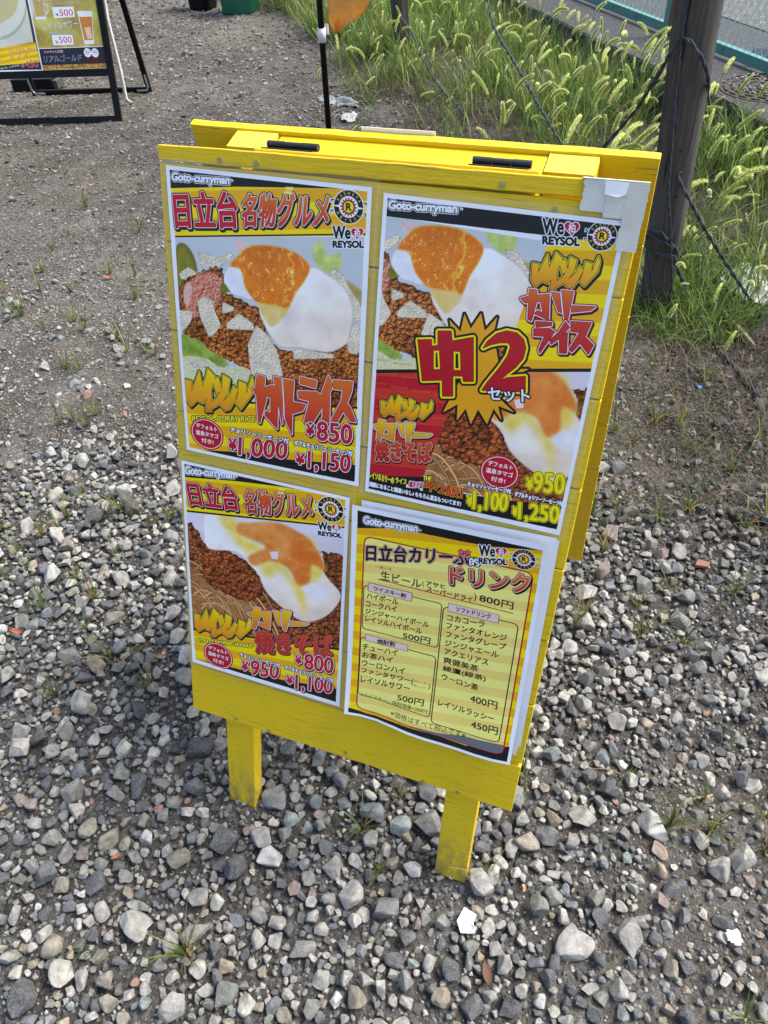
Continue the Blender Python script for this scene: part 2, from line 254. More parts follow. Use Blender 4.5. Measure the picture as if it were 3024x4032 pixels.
PRINTS['LR'] = [
 ('P','YB',[(9.0,8.1),(290.3,10.0),(290.0,413.1),(8.3,413.3)]),
 ('P','K',[(9.0,8.1),(290.3,10.0),(214.0,22.0),(170.8,23.5),(103.2,24.1),(56.8,28.7),(9.6,39.2)]),
 ('P','K',[(7,404),(40,409),(100,406),(160,402),(220,404),(292,382),(292,415),(7,415)]),
 ('T','WT','Goto-curryman',[(19.5,32.8),(105.0,27.6),(19.8,15.8)]),
 ('T','W0','TM',[(107.5,21.2),(111.5,21.2),(107.5,18.2)]),
 ('R','DR',[(270.4,50.8),(274.1,51.4),(277.5,53.1),(280.1,55.7),(281.8,59.1),(282.4,62.8),(282.4,389.5),(281.8,393.2),(280.1,396.6),(277.5,399.2),(274.1,400.9),(270.4,401.5),(33.7,401.5),(30.0,400.9),(26.6,399.2),(24.0,396.6),(22.3,393.2),(21.7,389.5),(21.7,62.8),(22.3,59.1),(24.0,55.7),(26.6,53.1),(30.0,51.4),(33.7,50.8)],2.2,'PL'),
 ('P','GR',[(120,400),(170,396),(215,386),(270,382),(281,382),(281,398),(274,401),(262,401.5),(130,401.5)]),
 ('T','BW','日立台カリーぷ',[(26.1,94.4),(186.9,62.8),(25.6,65.9)]),
 ('T','WB','的',[(189.0,61.5),(203.9,59.6),(187.8,48.1)]),
 ('G','ST',[[(173.7,36.5),(175.6,39.6),(178.7,38.8),(176.4,41.9),(178.1,45.4),(174.4,43.8),(171.6,47.0),(172.4,42.8),(169.7,41.0),(172.8,40.2)],[(183.9,35.1),(185.8,38.2),(188.9,37.5),(186.7,40.5),(188.3,44.0),(184.7,42.4),(181.9,45.6),(182.7,41.4),(180.0,39.6),(183.1,38.9)]],[]),
 ('T','OT','ドリンク',[(163.4,101.4),(281.2,86.5),(159.8,70.6)]),
 ('C','weheart',[(202.6,54.5),(243.1,46.9),(199.5,23.0)]),
 ('C','crest',[(265.8,31.5),(263.9,15.1)]),
 ('T','R0','一番人気',[(41.4,104.5),(69.5,102.3),(41.1,99.2)]),
 ('T','K1','生ビール',[(51.7,123.1),(117.3,122.2),(51.4,106.9)]),
 ('T','K0','(',[(119.5,119.4),(122.8,119.4),(119.0,107.7)]),
 ('T','K1','アサヒ',[(125.5,114.6),(155.8,113.2),(125.5,106.5)]),
 ('T','K1','スーパードライ',[(127.0,125.0),(199.4,125.3),(127.2,115.5)]),
 ('T','K0',')',[(201.4,123.4),(205.5,123.3),(200.4,107.8)]),
 ('T','K1','800円',[(210.2,121.0),(261.5,121.9),(209.8,107.9)]),
 ('P','DR',[(46.8,123.3),(262.9,127.3),(263.1,128.8),(46.9,125.0)]),
 ('R','K',[(147.5,141.5),(149.4,141.8),(151.0,142.6),(152.4,144.0),(153.2,145.6),(153.5,147.5),(153.5,221.0),(153.2,222.9),(152.4,224.5),(151.0,225.9),(149.4,226.7),(147.5,227.0),(30.3,227.0),(28.4,226.7),(26.8,225.9),(25.4,224.5),(24.6,222.9),(24.3,221.0),(24.3,147.5),(24.6,145.6),(25.4,144.0),(26.8,142.6),(28.4,141.8),(30.3,141.5)],1.6,None),
 ('R','K',[(146.6,245.4),(148.5,245.7),(150.1,246.5),(151.5,247.9),(152.3,249.5),(152.6,251.4),(152.6,363.3),(152.3,365.2),(151.5,366.8),(150.1,368.2),(148.5,369.0),(146.6,369.3),(28.6,369.3),(26.7,369.0),(25.1,368.2),(23.7,366.8),(22.9,365.2),(22.6,363.3),(22.6,251.4),(22.9,249.5),(23.7,247.9),(25.1,246.5),(26.7,245.7),(28.6,245.4)],1.6,None),
 ('R','K',[(265.1,145.5),(267.6,145.9),(269.8,147.0),(271.6,148.8),(272.7,151.0),(273.1,153.5),(273.1,371.2),(272.7,373.7),(271.6,375.9),(269.8,377.7),(267.6,378.8),(265.1,379.2),(164.4,379.2),(161.9,378.8),(159.7,377.7),(157.9,375.9),(156.8,373.7),(156.4,371.2),(156.4,153.5),(156.8,151.0),(157.9,148.8),(159.7,147.0),(161.9,145.9),(164.4,145.5)],1.6,None),
 ('R','K',[(103.5,134.5),(104.0,134.6),(104.4,134.8),(104.7,135.1),(104.9,135.5),(105.0,136.0),(105.0,149.3),(104.9,149.8),(104.7,150.2),(104.4,150.5),(104.0,150.7),(103.5,150.8),(33.0,150.8),(32.5,150.7),(32.1,150.5),(31.8,150.2),(31.6,149.8),(31.5,149.3),(31.5,136.0),(31.6,135.5),(31.8,135.1),(32.1,134.8),(32.5,134.6),(33.0,134.5)],0.8,'PK'),
 ('R','K',[(103.1,236.8),(103.6,236.9),(104.0,237.1),(104.3,237.4),(104.5,237.8),(104.6,238.3),(104.6,248.4),(104.5,248.9),(104.3,249.3),(104.0,249.6),(103.6,249.8),(103.1,249.9),(32.7,249.9),(32.2,249.8),(31.8,249.6),(31.5,249.3),(31.3,248.9),(31.2,248.4),(31.2,238.3),(31.3,237.8),(31.5,237.4),(31.8,237.1),(32.2,236.9),(32.7,236.8)],0.8,'PK'),
 ('R','K',[(241.5,136.7),(242.0,136.8),(242.4,137.0),(242.7,137.3),(242.9,137.7),(243.0,138.2),(243.0,150.8),(242.9,151.3),(242.7,151.7),(242.4,152.0),(242.0,152.2),(241.5,152.3),(164.8,152.3),(164.3,152.2),(163.9,152.0),(163.6,151.7),(163.4,151.3),(163.3,150.8),(163.3,138.2),(163.4,137.7),(163.6,137.3),(163.9,137.0),(164.3,136.8),(164.8,136.7)],0.8,'PK'),
 ('T','K1','ウイスキー割',[(40.4,146.9),(94.3,147.6),(41.0,138.4)]),
 ('T','K1','焼酎割',[(51.7,250.1),(82.5,247.0),(52.0,240.3)]),
 ('T','K1','ソフトドリンク',[(176.1,148.9),(230.1,148.0),(176.2,139.9)]),
 ('T','K1','ハイボール',[(29.6,165.4),(82.4,163.5),(30.1,154.0)]),
 ('T','K1','コークハイ',[(28.5,181.5),(80.8,178.1),(29.0,169.9)]),
 ('T','K1','ジンジャーハイボール',[(28.4,196.1),(135.5,192.7),(28.9,184.9)]),
 ('T','K1','レイソルハイボール',[(29.0,210.6),(125.0,208.2),(29.5,199.3)]),
 ('T','K1','500円',[(94.7,226.2),(140.5,223.8),(94.9,213.9)]),
 ('T','K1','チューハイ',[(26.2,270.3),(87.7,264.4),(26.8,257.9)]),
 ('T','K1','お茶ハイ',[(26.4,287.4),(80.3,282.2),(26.9,274.7)]),
 ('T','K1','ウーロンハイ',[(26.5,304.6),(102.1,298.2),(27.1,291.8)]),
 ('T','K1','ファンタサワー(',[(26.4,322.2),(118.7,314.4),(27.0,309.2)]),
 ('T','K1','レイソルサワー',[(26.4,341.6),(113.4,330.5),(27.0,328.5)]),
 ('T','K1','500円',[(94.1,356.7),(140.3,351.2),(94.3,343.0)]),
 ('T','K1','コカコーラ',[(164.1,170.1),(222.5,165.5),(164.0,158.4)]),
 ('T','K1','ファンタオレンジ',[(164.1,184.9),(258.9,181.1),(163.9,173.2)]),
 ('T','K1','ファンタグレープ',[(165.2,201.7),(259.9,197.5),(165.0,189.7)]),
 ('T','K1','ジンジャエール',[(164.9,219.0),(250.4,216.1),(164.7,207.0)]),
 ('T','K1','アクエリアス',[(165.4,235.5),(236.6,235.0),(165.3,223.3)]),
 ('T','K1','爽健美茶',[(165.5,252.6),(222.3,253.0),(165.4,240.2)]),
 ('T','K1','綾鷹(緑茶)',[(166.2,270.4),(236.4,268.9),(166.0,257.8)]),
 ('T','K1','ウーロン茶',[(165.7,287.2),(226.5,290.4),(165.6,274.5)]),
 ('T','K1','400円',[(216.4,315.5),(261.4,316.0),(215.8,300.9)]),
 ('T','K1','レイソルラッシー',[(165.0,340.5),(258.9,341.8),(164.9,327.9)]),
 ('T','K1','450円',[(224.3,365.3),(268.9,364.8),(223.6,350.2)]),
 ('T','K0','グレープ',[(120.0,308.2),(141.1,306.6),(120.0,303.9)]),
 ('T','K0','オレンジ',[(120.2,317.0),(141.0,315.3),(120.1,312.3)]),
 ('T','K0',')',[(145.1,315.2),(148.1,315.0),(144.6,302.9)]),
 ('T','R0','オススメ',[(24.2,202.3),(44.8,199.2),(24.3,197.6)]),
 ('T','R0','オススメ',[(24.1,331.1),(44.3,327.4),(24.1,325.9)]),
 ('T','K0','※ウイスキー、焼酎増量+200円',[(27.1,373.3),(147.6,364.0),(27.3,364.3)]),
 ('T','K0','※価格はすべて税込です※',[(84.4,395.0),(217.0,390.9),(84.9,381.5)]),
]
FOOD = {}
FOOD['food1'] = [('olive',[(6.8,108.5),(20.9,99.4),(33.4,111.0),(39.7,131.0),(37.1,152.5),(3.9,168.7),(3.8,156.9)]),('chip',[(42.4,108.1),(59.9,109.8),(79.4,111.2),(92.8,102.2),(101.1,106.8),(83.2,121.9),(47.6,130.1)]),('chip',[(8.4,142.6),(25.2,130.9),(36.1,135.3),(51.5,137.2),(46.4,147.5),(12.4,149.9)]),('meat',[(6.6,164.4),(28.7,143.9),(58.7,128.7),(80.7,127.9),(83.7,156.1),(116.1,169.2),(142.0,177.3),(150.1,207.7),(165.2,225.6),(202.1,227.8),(265.0,208.0),(291.8,209.6),(293.6,294.7),(202.5,311.6),(168.9,296.0),(121.5,282.9),(90.3,258.3),(31.5,265.7),(10.3,233.0)]),('pink',[(14.2,169.3),(28.4,147.8),(58.5,132.5),(79.9,143.2),(76.7,162.9),(66.9,180.0),(49.4,170.5),(34.9,184.4),(38.4,200.0),(20.0,198.6)]),('pinkw',[(16.0,161.2),(23.5,152.3),(29.7,161.3),(20.9,186.3),(14.6,179.2)]),('green',[(-1.7,234.8),(29.0,234.3),(51.6,245.5),(85.4,265.4),(49.9,273.4),(-5.0,273.8)]),('pasta',[(-5.0,273.8),(43.6,261.6),(71.1,272.1),(103.8,264.5),(121.8,274.3),(120.2,326.8),(-11.5,351.3)]),('pepper',[(76.3,149.4),(82.0,146.7),(94.9,150.8),(94.7,155.7),(76.9,159.0)]),('lett',[(217.3,84.2),(231.0,72.1),(237.3,90.7),(256.9,84.9),(255.6,106.3),(241.8,113.4),(223.6,103.0)]),('olive2',[(263.9,119.6),(290.1,130.7),(290.9,148.9),(280.9,146.6)]),('tort',[(241.7,109.8),(259.6,109.3),(270.1,126.0),(289.0,149.2),(289.8,167.7),(279.8,169.1),(262.7,141.7)]),('tort',[(280.0,172.9),(290.7,186.6),(289.9,213.8),(271.3,212.9)]),('pinkw',[(100.3,86.4),(127.2,90.1),(109.9,102.1),(105.7,98.9)]),('white',[(213.6,107.8),(237.8,113.9),(258.1,124.0),(272.7,140.3),(278.5,161.8),(274.7,192.8),(269.0,205.4),(244.5,221.1),(202.0,221.8),(169.6,224.9),(156.6,214.8),(143.8,196.7),(137.8,170.1),(180.8,134.0)]),('whiteb',[(82.3,141.0),(89.6,124.9),(105.2,113.7),(117.5,128.9),(127.7,146.5),(125.0,162.2),(107.7,160.7),(92.5,156.9)]),('drip',[(135.8,166.5),(176.4,164.8),(178.5,176.0),(159.0,196.5),(148.2,192.1)]),('yolk',[(91.9,120.9),(109.9,102.1),(127.2,90.1),(160.5,86.3),(191.1,90.8),(213.5,106.0),(207.6,125.0),(193.3,145.4),(180.7,169.9),(170.1,167.6),(135.8,166.5),(125.1,160.3),(114.7,146.3),(109.0,124.4)]),('chip',[(36.4,178.2),(47.3,168.8),(62.8,172.6),(65.3,188.1),(74.5,206.9),(62.2,223.1),(52.7,228.6),(40.5,201.7)]),('chip',[(82.5,203.7),(104.5,185.6),(126.2,197.3),(128.2,207.0),(83.3,211.7)]),('chip',[(78.5,172.4),(98.2,178.6),(95.7,183.8),(76.4,190.5)]),('chip',[(130.6,198.7),(150.1,209.8),(165.1,233.7),(173.6,269.7),(121.4,287.2),(116.4,229.1)]),('chip',[(190.2,223.7),(250.8,222.1),(255.2,227.4),(229.9,232.4),(189.1,240.1)]),('chip',[(1.7,195.1),(29.6,193.2),(23.8,210.3),(-2.0,239.1)]),('chip',[(16.8,272.4),(43.6,261.6),(45.0,276.4),(23.4,280.0)])]
FOOD['food2'] = [('lil',[(6.1,90.5),(289.8,46.7),(291.7,89.1),(265.1,74.3),(4.0,130.1)]),('meat2',[(1.9,135.3),(25.2,127.0),(38.0,147.0),(83.1,151.4),(109.7,160.6),(127.3,169.9),(144.8,198.2),(162.4,217.1),(249.9,239.1),(256.6,120.6),(244.1,112.8),(262.3,107.9),(297.3,122.8),(306.1,307.6),(-13.6,416.2)]),('noodle',[(-2.3,210.7),(39.4,226.0),(71.5,239.0),(94.4,247.1),(126.5,242.5),(121.3,291.8),(92.6,329.5),(-10.6,362.9)]),('meat3',[(40.1,151.1),(83.1,151.4),(127.3,169.9),(144.8,198.2),(146.9,219.3),(121.9,243.9),(94.5,244.6),(66.9,240.4),(37.0,226.7),(31.5,191.6)]),('white',[(40.6,86.6),(76.2,82.4),(93.4,93.8),(110.5,114.3),(153.8,125.7),(183.8,140.4),(215.7,143.1),(246.8,136.8),(268.2,158.1),(287.5,175.5),(288.3,193.9),(270.7,225.4),(245.8,247.7),(220.0,255.8),(184.6,239.7),(153.6,214.9),(140.4,185.1),(122.9,168.8),(103.2,150.7),(83.1,151.4),(51.3,157.6),(40.1,151.1),(36.7,124.1)]),('yel',[(62.9,85.7),(98.0,85.9),(110.5,114.3),(149.5,126.8),(123.2,147.7),(92.7,123.4)]),('yel',[(140.6,163.9),(179.6,146.2),(205.6,176.0),(222.8,182.8),(226.3,246.4),(208.1,198.8),(179.7,164.7),(158.0,184.9)]),('yel',[(214.9,100.6),(235.1,86.5),(248.2,113.9),(259.3,137.8),(239.5,173.3),(215.7,143.1)]),('yolk2',[(102.2,93.8),(128.3,85.1),(172.9,73.9),(214.5,83.0),(235.4,95.2),(256.8,127.2),(259.4,142.3),(236.5,137.4),(233.2,175.1),(212.2,183.5),(194.7,155.8),(162.4,150.9),(131.7,168.7),(120.9,152.9),(153.8,125.7),(127.9,116.6),(101.8,112.0)]),('spec',[(160.2,133.1),(176.3,128.3),(175.7,143.8),(164.5,145.7)]),('whiteb2',[(222.8,182.8),(247.8,170.8),(264.9,179.8),(259.3,202.6),(238.2,204.2),(223.1,194.5)])]
FOOD['ref1'] = [(109.9,102.1),(143.6,204.7),(272.7,140.3)]
FOOD['ref2'] = [(120.9,152.9),(146.9,219.3),(259.4,142.3)]
# ---------------------------------------------------------------- flat print painter
# The sheets are printed flat; their print is painted here into images (glyph outlines, polygons, noise).
_tc = bpy.data.curves.new('glyph_source', 'FONT'); _to = bpy.data.objects.new('glyph_source', _tc)
_tc.fill_mode = 'NONE'; _tc.resolution_u = 4
COL.objects.link(_to)
_gcache = {}
def glyph_edges(s):
    if s in _gcache: return _gcache[s]
    _tc.body = s
    dg = bpy.context.evaluated_depsgraph_get(); oe = _to.evaluated_get(dg); m = oe.to_mesh()
    v = np.zeros(len(m.vertices)*3, np.float32); m.vertices.foreach_get('co', v); v = v.reshape(-1, 3)[:, :2].astype(float)
    e = np.zeros(len(m.edges)*2, np.int32); m.edges.foreach_get('vertices', e); e = e.reshape(-1, 2)
    oe.to_mesh_clear()
    v -= v.min(0); v /= np.maximum(v.max(0), 1e-6)
    _gcache[s] = (v, e); return v, e
def fill_edges(a, b, H, W):                      # non-zero winding scan fill of directed edges
    acc = np.zeros((H, W+1), np.int16)
    y0, y1 = a[:, 1], b[:, 1]
    sgn = np.where(y1 > y0, 1, -1)
    lo = np.minimum(y0, y1); hi = np.maximum(y0, y1)
    r0 = np.ceil(lo-.5).astype(int); r1 = np.ceil(hi-.5).astype(int)
    n = np.maximum(r1-r0, 0); idx = np.repeat(np.arange(len(a)), n)
    if len(idx) == 0: return np.zeros((H, W), bool)
    off = np.arange(len(idx))-np.repeat(np.cumsum(n)-n, n)
    rows = r0[idx]+off
    t = (rows+.5-a[idx, 1])/(b[idx, 1]-a[idx, 1])
    x = np.clip(np.ceil(a[idx, 0]+t*(b[idx, 0]-a[idx, 0])-.5), 0, W).astype(int)
    ok = (rows >= 0) & (rows < H)
    np.add.at(acc, (rows[ok], x[ok]), sgn[idx][ok])
    return np.cumsum(acc, 1)[:, :W] != 0
def dilate(m, r):
    if r < .6: return m
    H, W = m.shape; R = int(r); out = np.zeros_like(m)
    for dy in range(-R, R+1):
        w = int(math.sqrt(max(r*r-dy*dy, 0)))
        c = np.cumsum(np.pad(m, ((0, 0), (w+1, w))).astype(np.int32), 1)
        h = (c[:, 2*w+1:]-c[:, :W]) > 0
        if dy >= 0: out[dy:] |= h[:H-dy]
        else: out[:dy] |= h[-dy:]
    return out
def blur(a, r, it=2):
    r = max(int(r), 1)
    for _ in range(it):
        for ax in (0, 1):
            p = [(0, 0)]*a.ndim; p[ax] = (r+1, r)
            c = np.cumsum(np.pad(a, p, mode='edge'), ax)
            n = a.shape[ax]
            a = (np.take(c, range(2*r+1, 2*r+1+n), ax)-np.take(c, range(0, n), ax))/(2*r+1)
    return a
def vnoise(H, W, cell, rng, ay=1.):
    gh, gw = int(H/(cell*ay))+3, int(W/cell)+3
    g = rng.random((gh, gw)).astype(np.float32)
    y = np.arange(H)/(cell*ay); x = np.arange(W)/cell
    iy = y.astype(int); ix = x.astype(int); fy = y-iy; fx = x-ix
    fy = (fy*fy*(3-2*fy))[:, None]; fx = (fx*fx*(3-2*fx))[None]
    a = g[iy][:, ix]; b = g[iy][:, ix+1]; c = g[iy+1][:, ix]; d = g[iy+1][:, ix+1]
    return (a*(1-fx)+b*fx)*(1-fy)+(c*(1-fx)+d*fx)*fy
def fbm(H, W, cell, rng, o=4):
    s = 0; k = 0.
    for i in range(o):
        if cell < 1.5: break
        s = s+vnoise(H, W, cell, rng)*.5**i; k += .5**i; cell /= 2.1
    return s/k
def worley(H, W, cell, rng, warp=None):
    gh, gw = int(H/cell)+4, int(W/cell)+4; px = rng.random((gh, gw)); py = rng.random((gh, gw)); vv = rng.random((gh, gw))
    yy, xx = np.mgrid[0:H, 0:W].astype(np.float32)
    if warp is not None: yy = yy+warp[0]; xx = xx+warp[1]
    Y, X = yy/cell+1, xx/cell+1; iy = np.clip(Y.astype(int), 1, gh-2); ix = np.clip(X.astype(int), 1, gw-2)
    best = np.full((H, W), 9., np.float32); val = np.zeros((H, W), np.float32)
    for a in (-1, 0, 1):
        for b in (-1, 0, 1):
            d = (iy+a+py[iy+a, ix+b]-Y)**2+(ix+b+px[iy+a, ix+b]-X)**2; k = d < best; best = np.where(k, d, best); val = np.where(k, vv[iy+a, ix+b], val)
    return np.sqrt(best), val
PAL = dict(K=(30, 26, 28), W=(238, 240, 248), Y=(250, 228, 10), PY=(247, 232, 110), DR=(178, 24, 34), PL=(247, 232, 120),
           PK=(235, 205, 195), GR=(112, 112, 118), R=(196, 22, 45), O=(235, 150, 30), RED=(190, 26, 40), LIME=(228, 220, 70))
OY = ((228, 118, 38), (200, 40, 40)); RYG = ((250, 222, 10), (232, 132, 38)); ORG = ((226, 130, 30), (190, 34, 34))
STY = dict(
    WT=[(2.6, (235, 235, 240)), (1.9, PAL['K']), (.85, PAL['W'])],
    HT=[(3.8, PAL['K'], 1.2, 1.6), (2.4, PAL['W']), (1.6, (196, 20, 40))],
    OT=[(3.4, PAL['K'], 1.0, 1.4), (2.1, PAL['W']), (1.25, ORG)],
    RY=[(3.4, PAL['K'], 1.1, 1.3), (1.9, PAL['LIME']), (1.0, PAL['K']), (.35, RYG)],
    KR=[(3.2, PAL['K'], 1.2, 1.3), (3.0, (176, 16, 40)), (1.8, PAL['W']), (.9, PAL['K']), (.3, OY)],
    KD=[(3.2, PAL['K'], 1.0, 1.2), (2.8, (176, 16, 40)), (1.7, PAL['W']), (.9, PAL['K']), (.3, ((205, 60, 40), (190, 24, 38)))],
    KY=[(3.2, PAL['K'], 1.0, 1.2), (3.0, (176, 16, 40)), (1.8, PAL['W']), (.9, PAL['K']), (.3, ((246, 205, 20), (226, 110, 36)))],
    KO=[(3.2, PAL['K'], .9, 1.1), (2.8, (214, 140, 70)), (1.7, PAL['W']), (.9, PAL['K']), (.3, ((248, 210, 20), (228, 130, 36)))],
    KS=[(3.2, PAL['K'], 1., 1.2), (3.0, (176, 16, 40)), (1.9, PAL['W']), (1.6, PAL['K']), (1.2, ((216, 84, 36), (190, 26, 36)))],
    KT=[(3.0, PAL['K'], .8, 1.), (2.6, (214, 140, 70)), (1.9, PAL['W']), (1.5, PAL['K']), (1.1, ((222, 92, 36), (186, 22, 34)))],
    YK=[(1.5, PAL['K']), (.5, (240, 226, 60))],
    WK=[(1.5, PAL['K']), (.5, PAL['W'])], WB=[(2.4, PAL['K']), (.7, PAL['W'])],
    RW=[(3.1, PAL['K'], .9, 1.0), (2.3, PAL['W']), (1.15, PAL['R'])],
    YO=[(2.6, (245, 228, 20)), (1.9, PAL['K']), (1.1, (245, 230, 20))],
    SR=[(1.5, PAL['W']), (.5, PAL['R'])],
    RYS=[(1.7, (40, 20, 20)), (1.2, (245, 225, 30)), (.6, PAL['R'])],
    BU=[(3.2, PAL['K']), (0, (236, 165, 30))], CH=[(6.2, PAL['K']), (3.3, (248, 230, 10)), (.9, PAL['K']), (.4, (186, 22, 40))],
    BW=[(2.4, (186, 24, 44)), (1.5, PAL['W']), (1.0, PAL['K'])],
    ST=[(1.1, (186, 24, 44)), (.3, (225, 100, 110))],
    K1=[(.4, PAL['K'])], K0=[(.12, PAL['K'])], R0=[(.2, PAL['DR'])], K2=[(.5, PAL['K'])], W0=[(.25, PAL['W'])],
    NV=[(1.3, (225, 230, 240)), (.5, (40, 50, 110))], LO=[(1.9, (70, 40, 20)), (.7, (240, 190, 130))],
    RP=[(1.2, PAL['W']), (.5, (190, 20, 50))], RN=[(.3, (190, 20, 50))], NW=[(1.2, (90, 110, 170)), (.5, PAL['W'])])
class Canvas:
    def __init__(s, w, h, S, seed=1, bg=(240, 243, 250)):
        s.S = S; s.W = int(w*S); s.H = int(h*S); s.rng = np.random.default_rng(seed)
        s.a = np.empty((s.H, s.W, 3), np.float32); s.a[:] = bg
    def sub(s, pts, pad):
        p = np.asarray(pts, float)*s.S
        x0 = max(int(p[:, 0].min()-pad), 0); y0 = max(int(p[:, 1].min()-pad), 0)
        x1 = min(int(p[:, 0].max()+pad)+2, s.W); y1 = min(int(p[:, 1].max()+pad)+2, s.H)
        return x0, y0, x1, y1
    def polymask(s, pts, pad=2):
        x0, y0, x1, y1 = s.sub(pts, pad)
        if x1 <= x0 or y1 <= y0: return None
        p = np.asarray(pts, float)*s.S-[x0, y0]
        return (x0, y0, x1, y1), fill_edges(p, np.roll(p, -1, 0), y1-y0, x1-x0)
    def put(s, box, m, col):
        x0, y0, x1, y1 = box; m = m.astype(np.float32)[..., None] if m.ndim == 2 else m
        v = s.a[y0:y1, x0:x1]; v += (np.asarray(col, np.float32)-v)*m
    def layers(s, box, m, st, grad=None):
        x0, y0, x1, y1 = box
        ys, xs = np.nonzero(m)
        if len(ys) == 0: return
        g0, g1 = ys.min(), ys.max()+1
        for L in STY[st]:
            d = dilate(m, L[0]*s.S)
            if len(L) > 2:
                for k in (.5, 1.):
                    dx, dy = int(L[2]*s.S*k), int(L[3]*s.S*k); d2 = d.copy(); d2[dy:, dx:] |= d[:d.shape[0]-dy, :d.shape[1]-dx]
                    d = d2
            c = L[1]
            if isinstance(c[0], tuple):
                t = np.clip((np.arange(m.shape[0])-g0)/(g1-g0), 0, 1)[:, None, None]
                c = np.broadcast_to(np.array(c[0])*(1-t)+np.array(c[1])*t, m.shape+(3,))
            s.put(box, d, c)
    def text(s, st, txt, q):
        LB, RB, LT = (np.array(v, float) for v in q)
        v, e = glyph_edges(txt)
        p = LB+v[:, :1]*(RB-LB)+v[:, 1:2]*(LT-LB)
        pad = 8*s.S
        x0, y0, x1, y1 = s.sub(p, pad)
        if x1 <= x0 or y1 <= y0: return
        p = p*s.S-[x0, y0]
        s.layers((x0, y0, x1, y1), fill_edges(p[e[:, 0]], p[e[:, 1]], y1-y0, x1-x0), st)
    def group(s, st, polys, holes=()):
        allp = [q for p in polys for q in p]
        x0, y0, x1, y1 = s.sub(allp, 9*s.S)
        m = np.zeros((y1-y0, x1-x0), bool)
        for k, p in enumerate(list(polys)+list(holes)):
            p = np.asarray(p, float)*s.S-[x0, y0]
            f = fill_edges(p, np.roll(p, -1, 0), y1-y0, x1-x0)
            if k < len(polys): m |= f
            else: m &= ~f
        s.layers((x0, y0, x1, y1), m, st)
    def line(s, pts, w, col, closed=False):
        pts = [np.array(p, float) for p in pts]
        if closed: pts.append(pts[0])
        for a, b in zip(pts, pts[1:]):
            d = b-a; l = np.hypot(*d)
            if l < 1e-6: continue
            d /= l; n = np.array([-d[1], d[0]])*w/2; a2 = a-d*w/3; b2 = b+d*w/3
            r = s.polymask([a2+n, b2+n, b2-n, a2-n])
            if r: s.put(r[0], r[1], col)
    def circle(s, c, rx, ry, col, n=40):
        r = s.polymask([(c[0]+rx*math.cos(t*2*PI/n), c[1]+ry*math.sin(t*2*PI/n)) for t in range(n)])
        if r: s.put(r[0], r[1], col)
    # ---- pictures
    def blob(s, kind, pts, clip=None):
        p = np.array(pts, float)
        if kind not in ('chip', 'spec', 'spike'):            # rounded outline
            q = []
            for i in range(len(p)):
                a, b, c, d = p[i-1], p[i], p[(i+1) % len(p)], p[(i+2) % len(p)]
                for t in (0, .25, .5, .75):
                    q.append(.5*((2*b)+(-a+c)*t+(2*a-5*b+4*c-d)*t*t+(-a+3*b-3*c+d)*t**3))
            p = np.array(q)
        r = s.polymask(p, 20)
        if not r: return
        box, m = r; x0, y0, x1, y1 = box; H, W = m.shape; S = s.S; rg = s.rng
        if kind in ('meat', 'meat2', 'meat3', 'pink', 'green', 'lett'):   # ragged outline
            n1 = (fbm(H, W, 5*S, rg)-.5)*7*S; n2 = (fbm(H, W, 5*S, rg)-.5)*7*S
            yy, xx = np.mgrid[0:H, 0:W]
            m = m[np.clip(yy+n1, 0, H-1).astype(int), np.clip(xx+n2, 0, W-1).astype(int)]
        mf = m.astype(np.float32); soft = blur(mf, 3.0*S)
        n = fbm(H, W, 9*S, rg)[..., None]; f = fbm(H, W, 2.2*S, rg)[..., None]; g = fbm(H, W, .9*S, rg, 3)[..., None]
        def C(*c): return np.array(c, np.float32)
        edge = np.clip((soft[..., None]-.5)*2, 0, 1)
        al = blur(mf, .35*S)
        if kind in ('meat', 'meat2', 'meat3'):
            wp = ((fbm(H, W, 4*S, rg, 3)-.5)*6*S, (fbm(H, W, 4*S, rg, 3)-.5)*6*S)
            d1, v1 = worley(H, W, (7.5 if kind != 'meat' else 6.)*S, rg, wp); d2, v2 = worley(H, W, 2.2*S, rg, wp)
            hgt = (np.clip(1-d1*d1*1.3, 0, 1)*5*S+np.clip(1-d2*d2*1.2, 0, 1)*1.1*S+fbm(H, W, 1.6*S, rg, 3)*1.2*S)
            gy, gx = np.gradient(blur(hgt, 1, 1)); nl = (1+gx*.55+gy*.8)/np.sqrt(1+gx*gx+gy*gy)
            sh = (.72+.5*fbm(H, W, 34*S, rg, 3))[..., None]*(np.clip(nl, .1, 1.9)*.60+.22)[..., None]*(.45+.65*np.clip(1.15-d1*.9, 0, 1))[..., None]
            A, B = {'meat': ((146, 72, 26), (214, 132, 62)), 'meat2': ((124, 60, 28), (186, 108, 58)), 'meat3': ((120, 50, 22), (190, 104, 52))}[kind]
            mixv = np.clip(n*.7+v1[..., None]*.5-.1, 0, 1); base = C(*A)*(1-mixv)+C(*B)*mixv
            sp = np.clip(nl-1.42+.25*(g[..., 0]-.5), 0, 1)[..., None]
            c = base*sh*1.3+np.clip(sp*6, 0, 1)*C(110, 92, 76)
            c = c*(.6+.4*edge)
        elif kind == 'pink':
            bump = fbm(H, W, 3*S, rg); gy, gx = np.gradient(bump)
            c = (C(196, 96, 70)*(1-f)+C(232, 160, 140)*f)*np.clip(1-(gx+gy)[..., None]*6, .6, 1.5); al = blur(mf, 1.2*S)
        elif kind == 'pinkw': c = C(232, 196, 184)+(f-.5)*50; al = blur(mf, .8*S)*.85
        elif kind in ('chip', 'tort'):
            wp = ((fbm(H, W, 3*S, rg, 2)-.5)*3*S, (fbm(H, W, 3*S, rg, 2)-.5)*3*S); d1, v1 = worley(H, W, 4.2*S, rg, wp)
